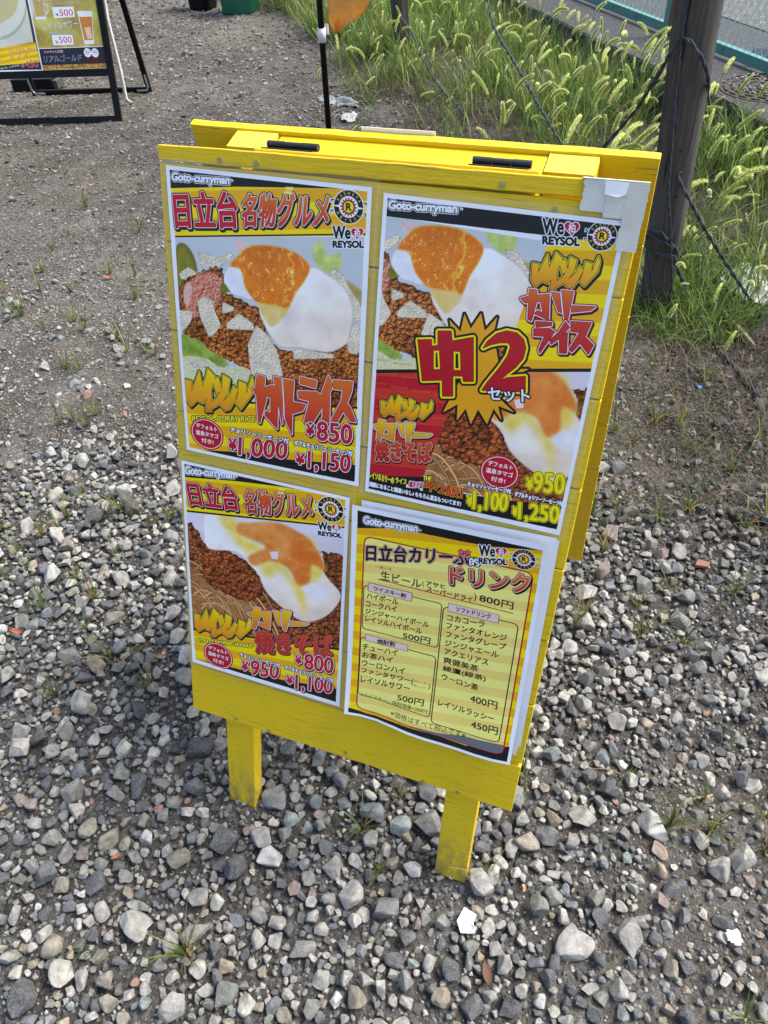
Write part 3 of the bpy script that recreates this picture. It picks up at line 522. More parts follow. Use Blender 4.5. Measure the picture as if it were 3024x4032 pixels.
            gy, gx = np.gradient(np.clip(.42-d1, 0, 1)*(v1 > .3)*3.2*S); c = C(232, 218, 192)*np.clip(1+(gx+gy)[..., None]*.20, .72, 1.16)*(.86+.24*n)
            if kind == 'tort': c = c*.97+6
            c = np.where(edge < .35, c*(.82+.5*edge), c)
        elif kind == 'white':
            yy, xx = np.mgrid[0:H, 0:W]; t = ((xx/W*.35+yy/H*.65))[..., None]
            c = C(250, 250, 252)*(1-t)+C(238, 214, 192)*t; c = c*(.82+.2*np.clip(edge*1.6, 0, 1))
            c = c+np.clip(.5-np.abs(t-.25)*3, 0, 1)*20+(fbm(H, W, 26*S, rg, 3)[..., None]-.5)*46; c = np.minimum(c, 250); al = blur(mf, .7*S)
        elif kind in ('whiteb', 'whiteb2'):
            c = C(240, 238, 246)+(n-.5)*22; al = blur(mf, (.8 if kind == 'whiteb' else 3)*S)*(1 if kind == 'whiteb' else .8)
        elif kind == 'yolk':
            yy, xx = np.mgrid[0:H, 0:W]; t = (np.abs(xx/W-.45)+yy/H*.6)[..., None]
            c = C(222, 100, 12)*(1-n)+C(246, 160, 34)*n; c = c*(1-.25*np.clip(.5-t, 0, 1))+np.clip(f*g*1.3-.56, 0, 1)*C(100, 300, 400)-np.clip(n-.55, 0, 1)*C(60, 160, 20)
            d1, v1 = worley(H, W, 9*S, rg, ((f[..., 0]-.5)*14*S, (n[..., 0]-.5)*18*S)); gl = np.clip((.34-d1)*4*(v1 > .55), 0, 1)*np.clip(g[..., 0]*3-.9, 0, 1)
            c = c+gl[..., None]*C(70, 120, 130)*.9; st_ = np.clip(1-np.abs(xx/W-.80+.12*(yy/H)-(n[..., 0]-.5)*.25)*22, 0, 1)[..., None]; c = c+st_*C(16, 60, 40)
            c = np.where(edge < .45, c*.45+C(248, 178, 52)*.55, c); al = blur(mf, .9*S)
        elif kind == 'yolk2':
            big = fbm(H, W, 30*S, rg, 3)[..., None]; c = C(226, 104, 30)*(1-big)+C(244, 168, 84)*big+(n-.5)*26; d1, v1 = worley(H, W, 16*S, rg, ((f[..., 0]-.5)*8*S, (n[..., 0]-.5)*60*S))
            c = c+(np.clip((.10-d1)*12*(v1 > .5), 0, 1))[..., None]*C(20, 90, 110); al = blur(mf, 2.4*S)*.97
        elif kind == 'yel': c = C(240, 200, 50)*(1-n)+C(248, 230, 130)*n; al = blur(mf, 6*S)*.92
        elif kind == 'drip': c = C(232, 196, 104)*(1-n)+C(240, 214, 150)*n; al = blur(mf, 1.2*S)
        elif kind in ('green', 'lett'):
            c = (C(110, 140, 44)*(1-n)+C(186, 204, 96)*n+(f-.5)*30) if kind == 'green' else C(194, 210, 112)+(n-.5)*60; al = blur(mf, (.5 if kind == 'green' else 1.6)*S)
        elif kind == 'pasta':
            k = np.clip(np.sin(fbm(H, W, 6*S, rg, 2)*30)*.5+.5, 0, 1)[..., None]; c = C(208, 206, 150)*(1-k)+C(236, 234, 196)*k
        elif kind == 'olive': c = C(104, 104, 18)*(1-n)+C(150, 142, 40)*n; c = c*(.7+.35*edge); al = blur(mf, 1.2*S)
        elif kind == 'olive2': c = C(186, 160, 84)+(n-.5)*40; al = blur(mf, 2*S)
        elif kind == 'pepper': c = C(120, 124, 30)+(n-.5)*40
        elif kind == 'lil': c = C(232, 224, 236)+(n-.5)*10; al = blur(mf, 5*S)*.9
        elif kind == 'noodle': c = C(176, 116, 62)*(.7+.5*n)
        elif kind == 'spec': c = C(240, 236, 240)+n*0; al = blur(mf, .4*S)*.92
        else: c = C(200, 200, 200)+n*0
        if clip is not None: al = al*clip[y0:y1, x0:x1]
        s.put(box, al[..., None], c)
    def food(s, which, quad, ref):
        src = np.array([[x, y, 1] for x, y in FOOD['ref1' if which == 'food1' else 'ref2']], float)
        M = np.linalg.solve(src, np.array(ref, float))
        tr = lambda pts: np.c_[np.array(pts, float), np.ones(len(pts))]@M
        box, m = s.polymask(quad, 2); clip = np.zeros((s.H, s.W), np.float32); clip[box[1]:box[3], box[0]:box[2]] = m
        yy = np.linspace(0, 1, box[3]-box[1])[:, None, None]
        bgc = (np.array((196, 204, 208))*(1-yy)+np.array((214, 214, 220))*yy) if which == 'food1' else (np.array((226, 216, 230))*(1-yy)+np.array((206, 190, 190))*yy)
        s.put(box, m.astype(np.float32)[..., None], np.broadcast_to(bgc, m.shape+(3,)))
        for k, p in FOOD[which]:
            s.blob(k, tr(p), clip)
            if k == 'noodle':
                rg = s.rng; q = np.array(tr(p)); c0 = q.mean(0); sc = (q.max(0)-q.min(0))
                for i in range(30):
                    t0 = rg.uniform(-.5, .4); y0 = rg.uniform(-.5, .45)
                    arc = [c0+sc*np.array([t0-.3+u*.75, y0+.9*(u-.5)**2*rg.uniform(.5, 1)+.45*u*u-.1]) for u in np.linspace(0, 1, 9)]
                    sh = rg.uniform(.8, 1.15)
                    for w, cc in ((4.4, (116, 66, 30)), (3.3, np.array((200, 146, 90))*sh), (1.2, np.array((224, 178, 126))*sh)):
                        for a, b in zip(arc, arc[1:]):
                            d = b-a; nn = np.array([-d[1], d[0]]); nn = nn/np.hypot(*nn)*w/2
                            r = s.polymask([a+nn, b+nn, b-nn, a-nn])
                            if r:
                                bb = r[0]; s.put(bb, (r[1]*clip[bb[1]:bb[3], bb[0]:bb[2]])[..., None], cc)
    def banded(s, pts, red=False):
        r = s.polymask(pts); box, m = r; x0, y0, x1, y1 = box
        yy, xx = np.mgrid[y0:y1, x0:x1]/s.S
        t = (yy+xx*.12)/17.; k = (np.floor(t).astype(int) % 2)[..., None]; fr = ((t*3) % 1)[..., None]
        if red: c = np.where(k, (206, 52, 40), (190, 26, 42))+fr*6
        else: c = np.where(k, (250, 224, 6), (238, 180, 22))*1.0-fr*np.array((2, 7, 0))
        s.put(box, m.astype(np.float32)[..., None], c.astype(np.float32))
        if red:
            for j in range(9):
                y = box[1]/s.S+8+j*17.
                for i in range(4):
                    q = [(box[0]/s.S-6+i*32+(j % 2)*14, y), (box[0]/s.S+18+i*32+(j % 2)*14, y-2), (box[0]/s.S-6+i*32+(j % 2)*14, y-5)]
                    if q[1][0] < (130-y*.18 if y > 300 else 118): s.text('RN2', 'Goto-curryman', q)
    def crest(s, c, top):
        r = math.hypot(c[0]-top[0], c[1]-top[1]); cx, cy = c
        for sy in (-.35, .3):
            for sx in (-1, 1):
                s.line([(cx+sx*r*.9, cy+sy*r), (cx+sx*r*1.22, cy+sy*r), (cx+sx*r*1.22, cy+(sy+.16)*r)], r*.16, PAL['W'])
                s.line([(cx+sx*r*.9, cy+sy*r), (cx+sx*r*1.2, cy+sy*r), (cx+sx*r*1.2, cy+(sy+.14)*r)], r*.07, PAL['K'])
        s.circle(c, r*1.06, r*1.06, PAL['W']); s.circle(c, r, r, PAL['K']); s.circle(c, r*.66, r*.66, PAL['W'])
        s.group_flat([[(cx-r*1.15, cy), (cx-r*.3, cy-r*.13), (cx-r*.3, cy+r*.13)], [(cx+r*1.15, cy), (cx+r*.3, cy-r*.13), (cx+r*.3, cy+r*.13)]], PAL['W'])
        sun = []
        for i in range(32):
            a = i*PI/16; q = r*(.62 if i % 2 == 0 else .42); sun.append((cx+q*math.cos(a), cy+q*math.sin(a)))
        s.group_flat([sun], (176, 30, 40)); s.circle(c, r*.38, r*.38, PAL['K']); s.circle(c, r*.345, r*.345, (246, 222, 40))
        s.text('K2' if r > 15 else 'K1', 'R', [(cx-r*.16, cy+r*.2), (cx+r*.2, cy+r*.2), (cx-r*.16, cy-r*.22)])
        for word, a0, a1, flip in (('KASHIWA', -150, -30, 1), ('REYSOL', 148, 32, -1)):
            for i, ch in enumerate(word):
                a = math.radians(a0+(a1-a0)*i/(len(word)-1)); u = np.array([math.cos(a), math.sin(a)]); tt = np.array([-u[1], u[0]])*flip
                m = np.array(c)+u*r*.83; up = u*flip; w = r*.075 if ch != 'I' else r*.025; h = r*.10
                s.text('YL', ch, [m-tt*w-up*h, m+tt*w-up*h, m-tt*w+up*h])
    def group_flat(s, polys, col):
        for p in polys:
            r = s.polymask(p)
            if r: s.put(r[0], r[1], col)
    def weheart(s, lb, rb, lt):
        lb, rb, lt = (np.array(v, float) for v in (lb, rb, lt)); U = lambda x, y: lb+(rb-lb)*x+(lt-lb)*y
        s.text('KWb', 'We', [U(.0, .42), U(.56, .42), U(.0, 1.0)])
        h = []
        for i in range(36):
            t = i*2*PI/36; x = 16*math.sin(t)**3/34; y = (13*math.cos(t)-5*math.cos(2*t)-2*math.cos(3*t)-math.cos(4*t))/34
            h.append(U(.79+x*.42, .68+y*.62))
        s.group('HR', [h]); s.text('W0', '柏', [U(.70, .5), U(.88, .5), U(.70, .84)])
        s.text('KWb', 'REYSOL', [U(0, .0), U(1, .0), U(0, .3)])
    def badge(s, c, l, t):
        rx = math.hypot(c[0]-l[0], c[1]-l[1]); ry = math.hypot(c[0]-t[0], c[1]-t[1])
        s.circle(c, rx, ry, (182, 22, 36)); s.circle(c, rx*.92, ry*.92, PAL['W']); s.circle(c, rx*.88, ry*.88, (190, 24, 40))
        for txt, y, w in (('デフォルト', -.42, .62), ('温泉タマゴ', .02, .68), ('付き!', .46, .36)):
            s.text('W0', txt, [(c[0]-rx*w, c[1]+ry*(y+.13)), (c[0]+rx*w, c[1]+ry*(y+.13)), (c[0]-rx*w, c[1]+ry*(y-.16))])
    def run(s, ops):
        for op in ops:
            k = op[0]
            if k == 'P':
                if op[1] in ('YB', 'RB'): s.banded(op[2], op[1] == 'RB')
                else:
                    r = s.polymask(op[2])
                    if r: s.put(r[0], r[1], PAL[op[1]] if isinstance(op[1], str) else op[1])
            elif k == 'T': s.text(op[1], op[2], op[3])
            elif k == 'G': s.group(op[1], op[2], op[3])
            elif k == 'R':
                if op[4]:
                    box, m = s.polymask(op[2]); x0, y0, x1, y1 = box
                    if op[4] == 'PL':
                        yy, xx = np.mgrid[y0:y1, x0:x1]/s.S; q = (np.floor((yy+xx*.12)/17.).astype(int) % 2)[..., None]
                        s.put(box, m.astype(np.float32)[..., None], np.where(q, (247, 238, 130), (240, 216, 116)).astype(np.float32))
                    else: s.put(box, m, PAL[op[4]])
                s.line(op[2], op[3], PAL[op[1]], True)
            elif k == 'C':
                if op[1].startswith('food'): s.food(op[1], op[2][:-3], op[2][-3:])
                else: getattr(s, op[1])(*op[2])
    def border(s, mm=5.6, bg=(240, 243, 250)):
        k = int(mm*s.S); s.a[:k] = bg; s.a[-k:] = bg; s.a[:, :k] = bg; s.a[:, -k:] = bg
    def image(s, name):
        b = np.clip(s.a/255., 0, 1)
        px = np.ones((s.H, s.W, 4), np.float32); px[..., :3] = b[::-1]
        im = bpy.data.images.new(name, s.W, s.H); im.pixels.foreach_set(px.ravel()); im.pack(); return im
STY['RN2'] = [(.15, (222, 96, 70))]; STY['YL'] = [(.22, (246, 222, 40))]
STY['KWb'] = [(1.9, PAL['W']), (.75, PAL['K'])]; STY['HR'] = [(1.2, PAL['W']), (0, (196, 24, 60))]
# ---------------------------------------------------------------- materials
def mat_yellow():
    t = NT('yellow_paint'); o = t.obj()
    grain = t.noise(t.mapv(o, (6, 60, 60)), 4, 6, .65); blot = t.noise(o, 9, 5, .6); fine = t.noise(o, 260, 3, .6)
    base = t.mix(blot, (.67, .46, .003), (.77, .535, .005))
    dirt = t.ramp(t.math('MULTIPLY', grain, blot), [(.245, 0.), (.36, 1.)])
    c = t.mix(t.math('MULTIPLY', dirt, .3), base, (.40, .27, .02))
    scr = t.ramp(t.noise(t.mapv(o, (2.5, 90, 90)), 3.4, 4, .75), [(.60, 0.), (.66, .7)]); c = t.mix(scr, c, (.20, .17, .05))
    spk = t.ramp(t.noise(o, 95, 3, .7), [(.70, 0.), (.76, .8)])
    c = t.mix(t.math('MULTIPLY', spk, .5), c, (.16, .14, .06))
    bv = t.n('Bevel', Radius=.0045); bv.samples = 6; geo = t.n('NewGeometry')
    dt = t.n('VectorMath', _operation='DOT_PRODUCT', i0=bv.outputs[0], i1=geo.outputs['Normal'])
    e = t.math('SUBTRACT', 1., dt.outputs['Value'])
    wn_ = t.noise(o, 38, 6, .7); w = t.ramp(t.math('ADD', t.math('MULTIPLY', e, 1.1), t.math('SUBTRACT', wn_, .5)), [(.24, 0.), (.30, 1.)])
    wc = t.mix(fine, (.16, .14, .09), (.42, .34, .22)); c = t.mix(t.math('MULTIPLY', w, .85), c, wc)
    # mud towards the feet: splashes, denser near the ground
    z = t.n('SeparateXYZ', Vector=o).outputs[2]
    mud = t.math('MULTIPLY', t.ramp(z, [(.0, 1.), (.14, .0)]), t.ramp(t.noise(t.mapv(o, (1, 1, .35)), 60, 5, .7), [(.38, 0.), (.6, 1.)]))
    c = t.mix(t.math('MULTIPLY', mud, .75), c, (.13, .12, .08))
    t.set(Base__Color=c, Roughness=.52, Specular__IOR__Level=.35)
    t.set(Normal=t.bump(t.math('ADD', grain, t.math('MULTIPLY', fine, .3)), .6, .0016)); return t.m
def mat_endgrain():
    t = NT('yellow_end_grain'); o = t.obj(); w = t.noise(o, 190, 4, .7); r = t.n('TexNoise', Vector=o, Scale=320.); 
    c = t.mix(w, (.62, .45, .02), (.85, .68, .06)); t.set(Base__Color=c, Roughness=.6, Normal=t.bump(t.math('ADD', w, r.outputs[1]), .9, .002)); return t.m
YEL = mat_yellow(); YEND = mat_endgrain()
BLACKM = simple('black_metal', (.008, .008, .009), .45, .0, .3, 60)
HINGE = simple('hinge_metal', (.035, .036, .033), .42, .5, .35, 120)
BLACKM.node_tree.nodes['Principled BSDF'].inputs['Specular IOR Level'].default_value = .12
ALU = simple('worn_bracket_steel', (.5, .5, .5), .35, .8, .2, 90)
SCREW = simple('painted_screw', (.36, .33, .08), .4, .4, .4, 300)
def mat_rock(name, src):
    t = NT(name)
    if src == 'inst': a = t.n('Attribute', _attribute_type='INSTANCER', _attribute_name='tint'); tint = a.outputs['Color']
    else: tint = t.n('ObjectInfo').outputs['Color']
    rnd = t.n('ObjectInfo').outputs['Random']; sp = t.n('SeparateColor', Color=tint)
    off = t.n('CombineXYZ', X=t.math('MULTIPLY', sp.outputs[0], 113.), Y=t.math('MULTIPLY', sp.outputs[2], 157.), Z=t.math('MULTIPLY', rnd, 31.))
    v = t.n('VectorMath', _operation='ADD', i0=t.obj(), i1=off.outputs[0]).outputs[0]
    n1 = t.noise(v, 1.3, 4, .6); n2 = t.noise(v, 7, 6, .75); n3 = t.noise(v, 22, 3, .7)
    c = t.mix(t.ramp(n1, [(.35, 0.), (.65, 1.)]), t.mix(1., tint, (.62, .62, .64), 'MULTIPLY'), t.mix(1., tint, (1.3, 1.29, 1.25), 'MULTIPLY'))
    c = t.mix(t.ramp(n2, [(.46, 0.), (.66, .75)]), c, t.mix(.35, c, (.62, .59, .53)))
    c = t.mix(t.ramp(n3, [(.58, 0.), (.70, .5)]), c, t.mix(.55, c, (.05, .05, .05)))
    dust = t.ramp(t.noise(v, 3.1, 5, .7), [(.55, 0.), (.75, .32)]); c = t.mix(dust, c, (.36, .335, .29))
    t.set(Base__Color=c, Roughness=.86, Specular__IOR__Level=.3)
    h = t.math('ADD', n2, t.math('MULTIPLY', n3, .45)); t.set(Normal=t.bump(h, .55, .06)); return t.m
ROCKI = mat_rock('gravel_stone', 'inst'); ROCKO = mat_rock('loose_stone', 'obj')
def mat_ground():
    t = NT('packed_soil'); o = t.obj(); a = t.n('Attribute', _attribute_name='tint').outputs['Color']
    n1 = t.noise(o, 14, 8, .7); n2 = t.noise(o, 85, 6, .72); n3 = t.noise(o, 420, 3, .7)
    vo = t.n('TexVoronoi', Vector=t.n('VectorMath', _operation='ADD', i0=o, i1=t.n('VectorMath', _operation='SCALE', i0=t.n('TexNoise', Vector=o, Scale=50.).outputs[1], Scale=.02).outputs[0]).outputs[0], Scale=70.); vo2 = t.n('TexVoronoi', Vector=o, Scale=190.)
    c = t.mix(t.ramp(n2, [(.32, 0.), (.7, 1.)]), t.mix(1., a, (.52, .5, .47), 'MULTIPLY'), t.mix(1., a, (1.38, 1.36, 1.32), 'MULTIPLY'))
    g = t.ramp(vo2.outputs[1], [(.55, 0.), (.95, 1.)]); c = t.mix(t.math('MULTIPLY', g, .42), c, (.44, .42, .38))
    gd = t.ramp(vo.outputs[1], [(.0, 1.), (.3, 0.)]); c = t.mix(t.math('MULTIPLY', gd, .5), c, (.10, .095, .085))
    pale = t.ramp(t.noise(o, 5.5, 6, .7), [(.5, 0.), (.68, .45)]); c = t.mix(pale, c, t.mix(.6, c, (.46, .44, .41)))
    t.set(Base__Color=c, Roughness=.95, Specular__IOR__Level=.15)
    h = t.math('ADD', t.math('MULTIPLY', n1, 1.4), t.math('ADD', n2, t.math('MULTIPLY', n3, .25)))
    h = t.math('ADD', h, t.math('MULTIPLY', vo.outputs[0], -.5)); h = t.math('ADD', h, t.math('MULTIPLY', vo2.outputs[0], -.25))
    t.set(Normal=t.bump(h, 1., .022)); return t.m
GROUND = mat_ground()
def mat_leaf(name, trans=.4, rough=.5):
    t = NT(name); a = t.n('Attribute', _attribute_name='tint').outputs['Color']
    t.set(Base__Color=a, Roughness=rough); tr = t.n('BsdfTranslucent', Color=t.mix(1., a, (1.35, 1.35, .8), 'MULTIPLY'))
    mx = t.n('MixShader', Fac=trans, i1=t.b.outputs[0], i2=tr.outputs[0]); t.l(mx.outputs[0], t.t.nodes['Material Output'].inputs[0]); return t.m
BLADE = mat_leaf('grass_blade'); BRISTLE = mat_leaf('foxtail_bristle', .55, .7)
def mat_wood():
    t = NT('weathered_post_wood'); o = t.obj(); v = t.mapv(o, (1, 1, .055)); n = t.noise(v, 90, 7, .68); n2 = t.noise(t.mapv(o, (1, 1, .12)), 26, 4, .6)
    c = t.mix(t.ramp(n, [(.32, 0.), (.68, 1.)]), (.022, .020, .018), (.095, .085, .072)); c = t.mix(t.ramp(n2, [(.4, 0.), (.7, .7)]), c, (.065, .062, .055))
    cr = t.ramp(t.noise(t.mapv(o, (1, 1, .03)), 34, 3, .5), [(.615, 0.), (.64, 1.)]); c = t.mix(cr, c, (.012, .01, .008))
    t.set(Base__Color=c, Roughness=.88, Normal=t.bump(t.math('SUBTRACT', n, cr), .8, .006)); return t.m
WOOD = mat_wood()
def mat_rope():
    t = NT('tarred_rope'); o = t.obj(); n = t.noise(o, 160, 4, .7); c = t.mix(n, (.010, .013, .020), (.045, .055, .075)); t.set(Base__Color=c, Roughness=.8, Normal=t.bump(n, .6, .002)); return t.m
ROPE = mat_rope()
TEAL = simple('green_fence_paint', (.075, .215, .195), .45, 0, .25, 12); WIRE = simple('green_coated_wire', (.30, .62, .57), .35, 0, .12, 30)
RUST = simple('rusted_edge', (.09, .035, .02), .8, 0, .5, 60)
def mat_concrete(name, c0, c1, sc, bump=.6):
    t = NT(name); o = t.obj(); n = t.noise(o, sc, 8, .72); n2 = t.noise(o, sc*8, 4, .75); v = t.n('TexVoronoi', Vector=o, Scale=sc*11)
    c = t.mix(n, c0, c1); c = t.mix(t.ramp(v.outputs[1], [(.62, 0.), (.98, .75)]), c, tuple(min(a*2.6+.05, .7) for a in c1))
    t.set(Base__Color=c, Roughness=.9, Normal=t.bump(t.math('ADD', n2, t.math('MULTIPLY', v.outputs[0], -.6)), bump, .006)); return t.m
CONC = mat_concrete('dark_concrete', (.012, .0115, .010), (.060, .058, .053), 9); ASPH = mat_concrete('rough_asphalt', (.022, .022, .024), (.06, .06, .062), 14, 1.)  # kerb concrete: one very dark mottled tone over top and face alike
SLAB = mat_concrete('grey_slab', (.055, .052, .05), (.088, .085, .082), 5, .4)
IRON = simple('rusty_iron', (.05, .034, .027), .7, .3, .5, 40, .4)
def mat_print(name, im, rough=.5, coat=.28):
    t = NT(name); tx = t.n('TexImage', _image=im, _interpolation='Linear'); t.l(t.n('TexCoord').outputs['UV'], tx.inputs[0])
    n = t.noise(t.obj(), 5, 3, .5); c = t.mix(1., tx.outputs[0], (.97, .97, .97), 'MULTIPLY')
    t.set(Base__Color=c, Roughness=rough, Specular__IOR__Level=.12, Coat__Weight=coat, Coat__Roughness=.10, Normal=t.bump(n, .35, .02)); return t.m
def mat_film():
    t = NT('laminating_film'); n = t.noise(t.obj(), 30, 3, .6)
    t.set(Base__Color=(.8, .8, .7, 1), Roughness=.22, Alpha=.10, Specular__IOR__Level=.3, Normal=t.bump(n, .25, .004)); return t.m
FILM = mat_film(); PAPER = simple('white_paper', (.80, .81, .84), .6, 0, .03, 20)
def mat_tape():
    t = NT('fibre_tape'); o = t.obj(); b = t.n('TexWave', Vector=o, Scale=170., _bands_direction='X'); b2 = t.n('TexWave', Vector=o, Scale=150., _bands_direction='Z')
    g = t.math('MAXIMUM', b.outputs[1], b2.outputs[1]); n = t.noise(o, 20, 4, .6)
    c = t.mix(g, (.60, .58, .50), (.80, .79, .74)); c = t.mix(t.ramp(n, [(.45, 0.), (.7, .6)]), c, (.62, .58, .48))
    t.set(Base__Color=c, Roughness=.4, Alpha=.86, Normal=t.bump(g, .4, .001)); return t.m
TAPE = mat_tape()
# ---------------------------------------------------------------- ground
KD = np.array([.569, -.822]); KN = np.array([.822, .569]); KP = np.array([-.12, 4.98])   # kerb line, direction, normal towards the lot
def kerb_off(x, y): return (np.asarray(x)-KP[0])*KN[0]+(np.asarray(y)-KP[1])*KN[1]
def weed(x, y):
    """0..1: how far inside the weedy strip beside the kerb"""
    x = np.asarray(x, float); y = np.asarray(y, float)
    # near edge of the weeds
    e = np.interp(x, [-5, -3.6, -2.3, -1.7, -1.0, -.3, .2, .5, .8, 1.5], [8.2, 7.0, 5.5, 4.35, 3.75, 3.2, 2.75, 2.2, 2.0, 1.7])
    w = np.clip((y-e+(FB(x, y, 2.2, 5)-.5)*.7)/.55, 0, 1); return w*np.clip(-kerb_off(x, y)/.1, 0, 1)
def dense(x, y):
    """0..1: loose gravel cover"""
    x = np.asarray(x, float); y = np.asarray(y, float)
    e = np.interp(x, [-3, -1.6, -1.0, -.5, 0, .5, 1.3], [.75, .72, .9, 1.2, 1.45, 1.35, 1.2])
    d = np.clip((e-y)/.5+.5+(FB(x, y, 2.5, 9)-.5)*1.5, 0, 1)
    patch = np.clip((FB(x, y, 3.1, 21)-.56)*9, 0, 1)*np.clip((.15-y)*5+.3, 0, 1)   # gritty bare patches up front
    soilr = np.clip((x-.30)*4, 0, 1)*np.clip((y-.95)*2., 0, .7)
    right = np.clip((x-.42+(FB(x, y, 4, 40)-.5)*.5)*2.2, 0, .62)
    return np.clip(d*(1-.75*patch)*(1-right)*(1-soilr), 0, 1)
def gz(x, y):
    z = (FB(x, y, .9, 1)-.5)*.05+(FB(x, y, 5, 2)-.5)*.016+(FB(x, y, 20, 3, 4)-.5)*.024
    near = np.clip(1-np.hypot(x, np.asarray(y)-.35)/.9, 0, 1); z = z*(1-.75*near)
    return z+weed(x, y)*.05-.006
xs = np.unique(np.concatenate([np.linspace(-60, -9, 12), np.arange(-9, -5, .06), np.arange(-5, -2.6, .025), np.arange(-2.6, 1.6, .0115), np.linspace(1.6, 3, 20), np.linspace(3, 60, 14)]))
yl = [-2.]; 
while yl[-1] < 9: yl.append(yl[-1]+(.0125 if yl[-1] > -.8 and yl[-1] < 1 else .0125+max(0, yl[-1]-1)*.006 if yl[-1] >= 1 else .05))
ys = np.array([-30, -10, -5, -3]+yl+list(np.linspace(9.5, 90, 30)))
GX, GY = np.meshgrid(xs, ys); gxr, gyr = GX.ravel(), GY.ravel()
far = np.clip((np.hypot(gxr, gyr)-12)/6, 0, 1)
GZ = gz(gxr, gyr)*(1-far)
nx, ny = len(xs), len(ys); ii = (np.arange(ny-1)[:, None]*nx+np.arange(nx-1)[None]).ravel()
d_ = dense(gxr, gyr)[:, None]; w_ = weed(gxr, gyr)[:, None]
soil = np.array([.150, .138, .118]); grit = np.array([.105, .101, .094]); humus = np.array([.030, .025, .020]); brown = np.array([.095, .080, .062])
k1 = FB(gxr, gyr, 1.3, 31)[:, None]
c = soil*(1-k1)+brown*k1; c = c*(1-d_)+grit*.8*d_
hm = np.clip((gxr-.28+(FB(gxr, gyr, 3, 77)-.5)*.5)*3, 0, 1)*np.clip((gyr-.75)*2, 0, 1)*np.clip((3.2-gyr), 0, 1)
hm2 = np.clip((gxr+2.3+(FB(gxr, gyr, 2, 78)-.5)*1.2)*1.2, 0, 1)*np.clip((gyr-2.0)*.8, 0, .75)
hm = np.maximum(np.maximum(hm, hm2), w_[:, 0])[:, None]
c = c*(1-hm)+humus*hm
c = c*(.8+.4*FB(gxr, gyr, 7, 91)[:, None])*(.72+.62*np.clip((FB(gxr, gyr, 1.1, 93)[:, None]-.3)*2.2, 0, 1))
gme = mesh_np('ground', np.c_[gxr, gyr, GZ], np.c_[ii, ii+1, ii+1+nx, ii+nx], True, col=c)
ground = link('ground', gme, GROUND); tag(ground, 'grey-brown packed earth with loose gravel over it', kind='structure')
# ---------------------------------------------------------------- stones
def rock_mesh(seed, sub, cuts, rough):
    bm = bmesh.new(); bmesh.ops.create_icosphere(bm, subdivisions=sub, radius=1.0); r = np.random.default_rng(seed)
    v = np.array([q.co for q in bm.verts])
    for _ in range(cuts):
        n = r.normal(size=3); n /= np.linalg.norm(n); d = r.uniform(.36, .80); t = v@n-d; v -= np.maximum(t, 0)[:, None]*n*r.uniform(.94, 1.0)
    v += v*((FB(v[:, 0]*1.+5*seed, v[:, 1]+v[:, 2]*.7, 1.4, seed)-.5)*rough)[:, None]
    v /= np.abs(v).max(0)
    for q, p in zip(bm.verts, v): q.co = p
    me = bpy.data.meshes.new('stone'); bm.to_mesh(me); bm.free(); me.polygons.foreach_set('use_smooth', np.ones(len(me.polygons), bool)); return me
NV_ = 20
rocks = [rock_mesh(i, 4, (9, 13, 18, 7)[i % 4], (.22, .14, .1, .5)[i % 4]) for i in range(NV_)]
rocks_lo = [rock_mesh(60+i, 2, (6, 10)[i % 2], .3) for i in range(10)]
for m in rocks_lo: m.polygons.foreach_set('use_smooth', np.zeros(len(m.polygons), bool))
rc = bpy.data.collections.new('stone_shapes'); rcl = bpy.data.collections.new('chip_shapes')
for i, m in enumerate(rocks): m.materials.append(ROCKI); rc.objects.link(bpy.data.objects.new('stone_shape_%02d' % i, m))
for i, m in enumerate(rocks_lo): m.materials.append(ROCKI); rcl.objects.link(bpy.data.objects.new('chip_shape_%02d' % i, m))
rocks_obj = []
for m in rocks:
    q = m.copy(); q.materials.clear(); q.materials.append(ROCKO); rocks_obj.append(q)
TINTS = np.array([(.22, .222, .22), (.31, .31, .30), (.42, .415, .39), (.10, .11, .125), (.155, .175, .20), (.27, .25, .21), (.42, .415, .39), (.20, .22, .20),
                  (.085, .09, .10), (.34, .29, .22), (.26, .21, .20), (.30, .18, .14), (.50, .50, .50), (.20, .245, .26)])
TP = np.array([12, 16, 16, 12, 11, 7, 10, 6, 7, 3.2, 1.8, .4, 3.2, 3]); TP = TP/TP.sum()
def xleft(y): return -.44-.8646*(y+.48)
def sample(n, y0, y1, mx=.45):
    out = []
    y = RNG.uniform(y0, y1, n*2); x0 = xleft(y)-mx; x = x0+(1.15-x0)*RNG.random(n*2)
    wgt = (1.15-x0)/(1.15-x0).max(); k = RNG.random(n*2) < wgt; return x[k][:n], y[k][:n]
cells = {}
CS = .05
FEET = [(-.23, 0, .05), (.225, 0, .05), (-.23, .62, .05), (.225, .62, .05)]
def place(xa, ya, ra, prob, pack=.82):
    res = []
    for x, y, r, p in zip(xa.tolist(), ya.tolist(), ra.tolist(), prob.tolist()):
        if random.random() > p: continue
        cx, cy = int(x//CS), int(y//CS); ok = True
        for fx, fy, fr in FEET:
            if (x-fx)**2+(y-fy)**2 < (fr+r*.4)**2 and r > .008: ok = False
        if not ok: continue
        for i in (-1, 0, 1):
            for j in (-1, 0, 1):
                for (a, b, c_) in cells.get((cx+i, cy+j), ()):
                    s = (c_+r)*pack
                    if (a-x)*(a-x)+(b-y)*(b-y) < s*s: ok = False; break
                if not ok: break
            if not ok: break
        if ok: cells.setdefault((cx, cy), []).append((x, y, r)); res.append((x, y, r))
    return res
S = []
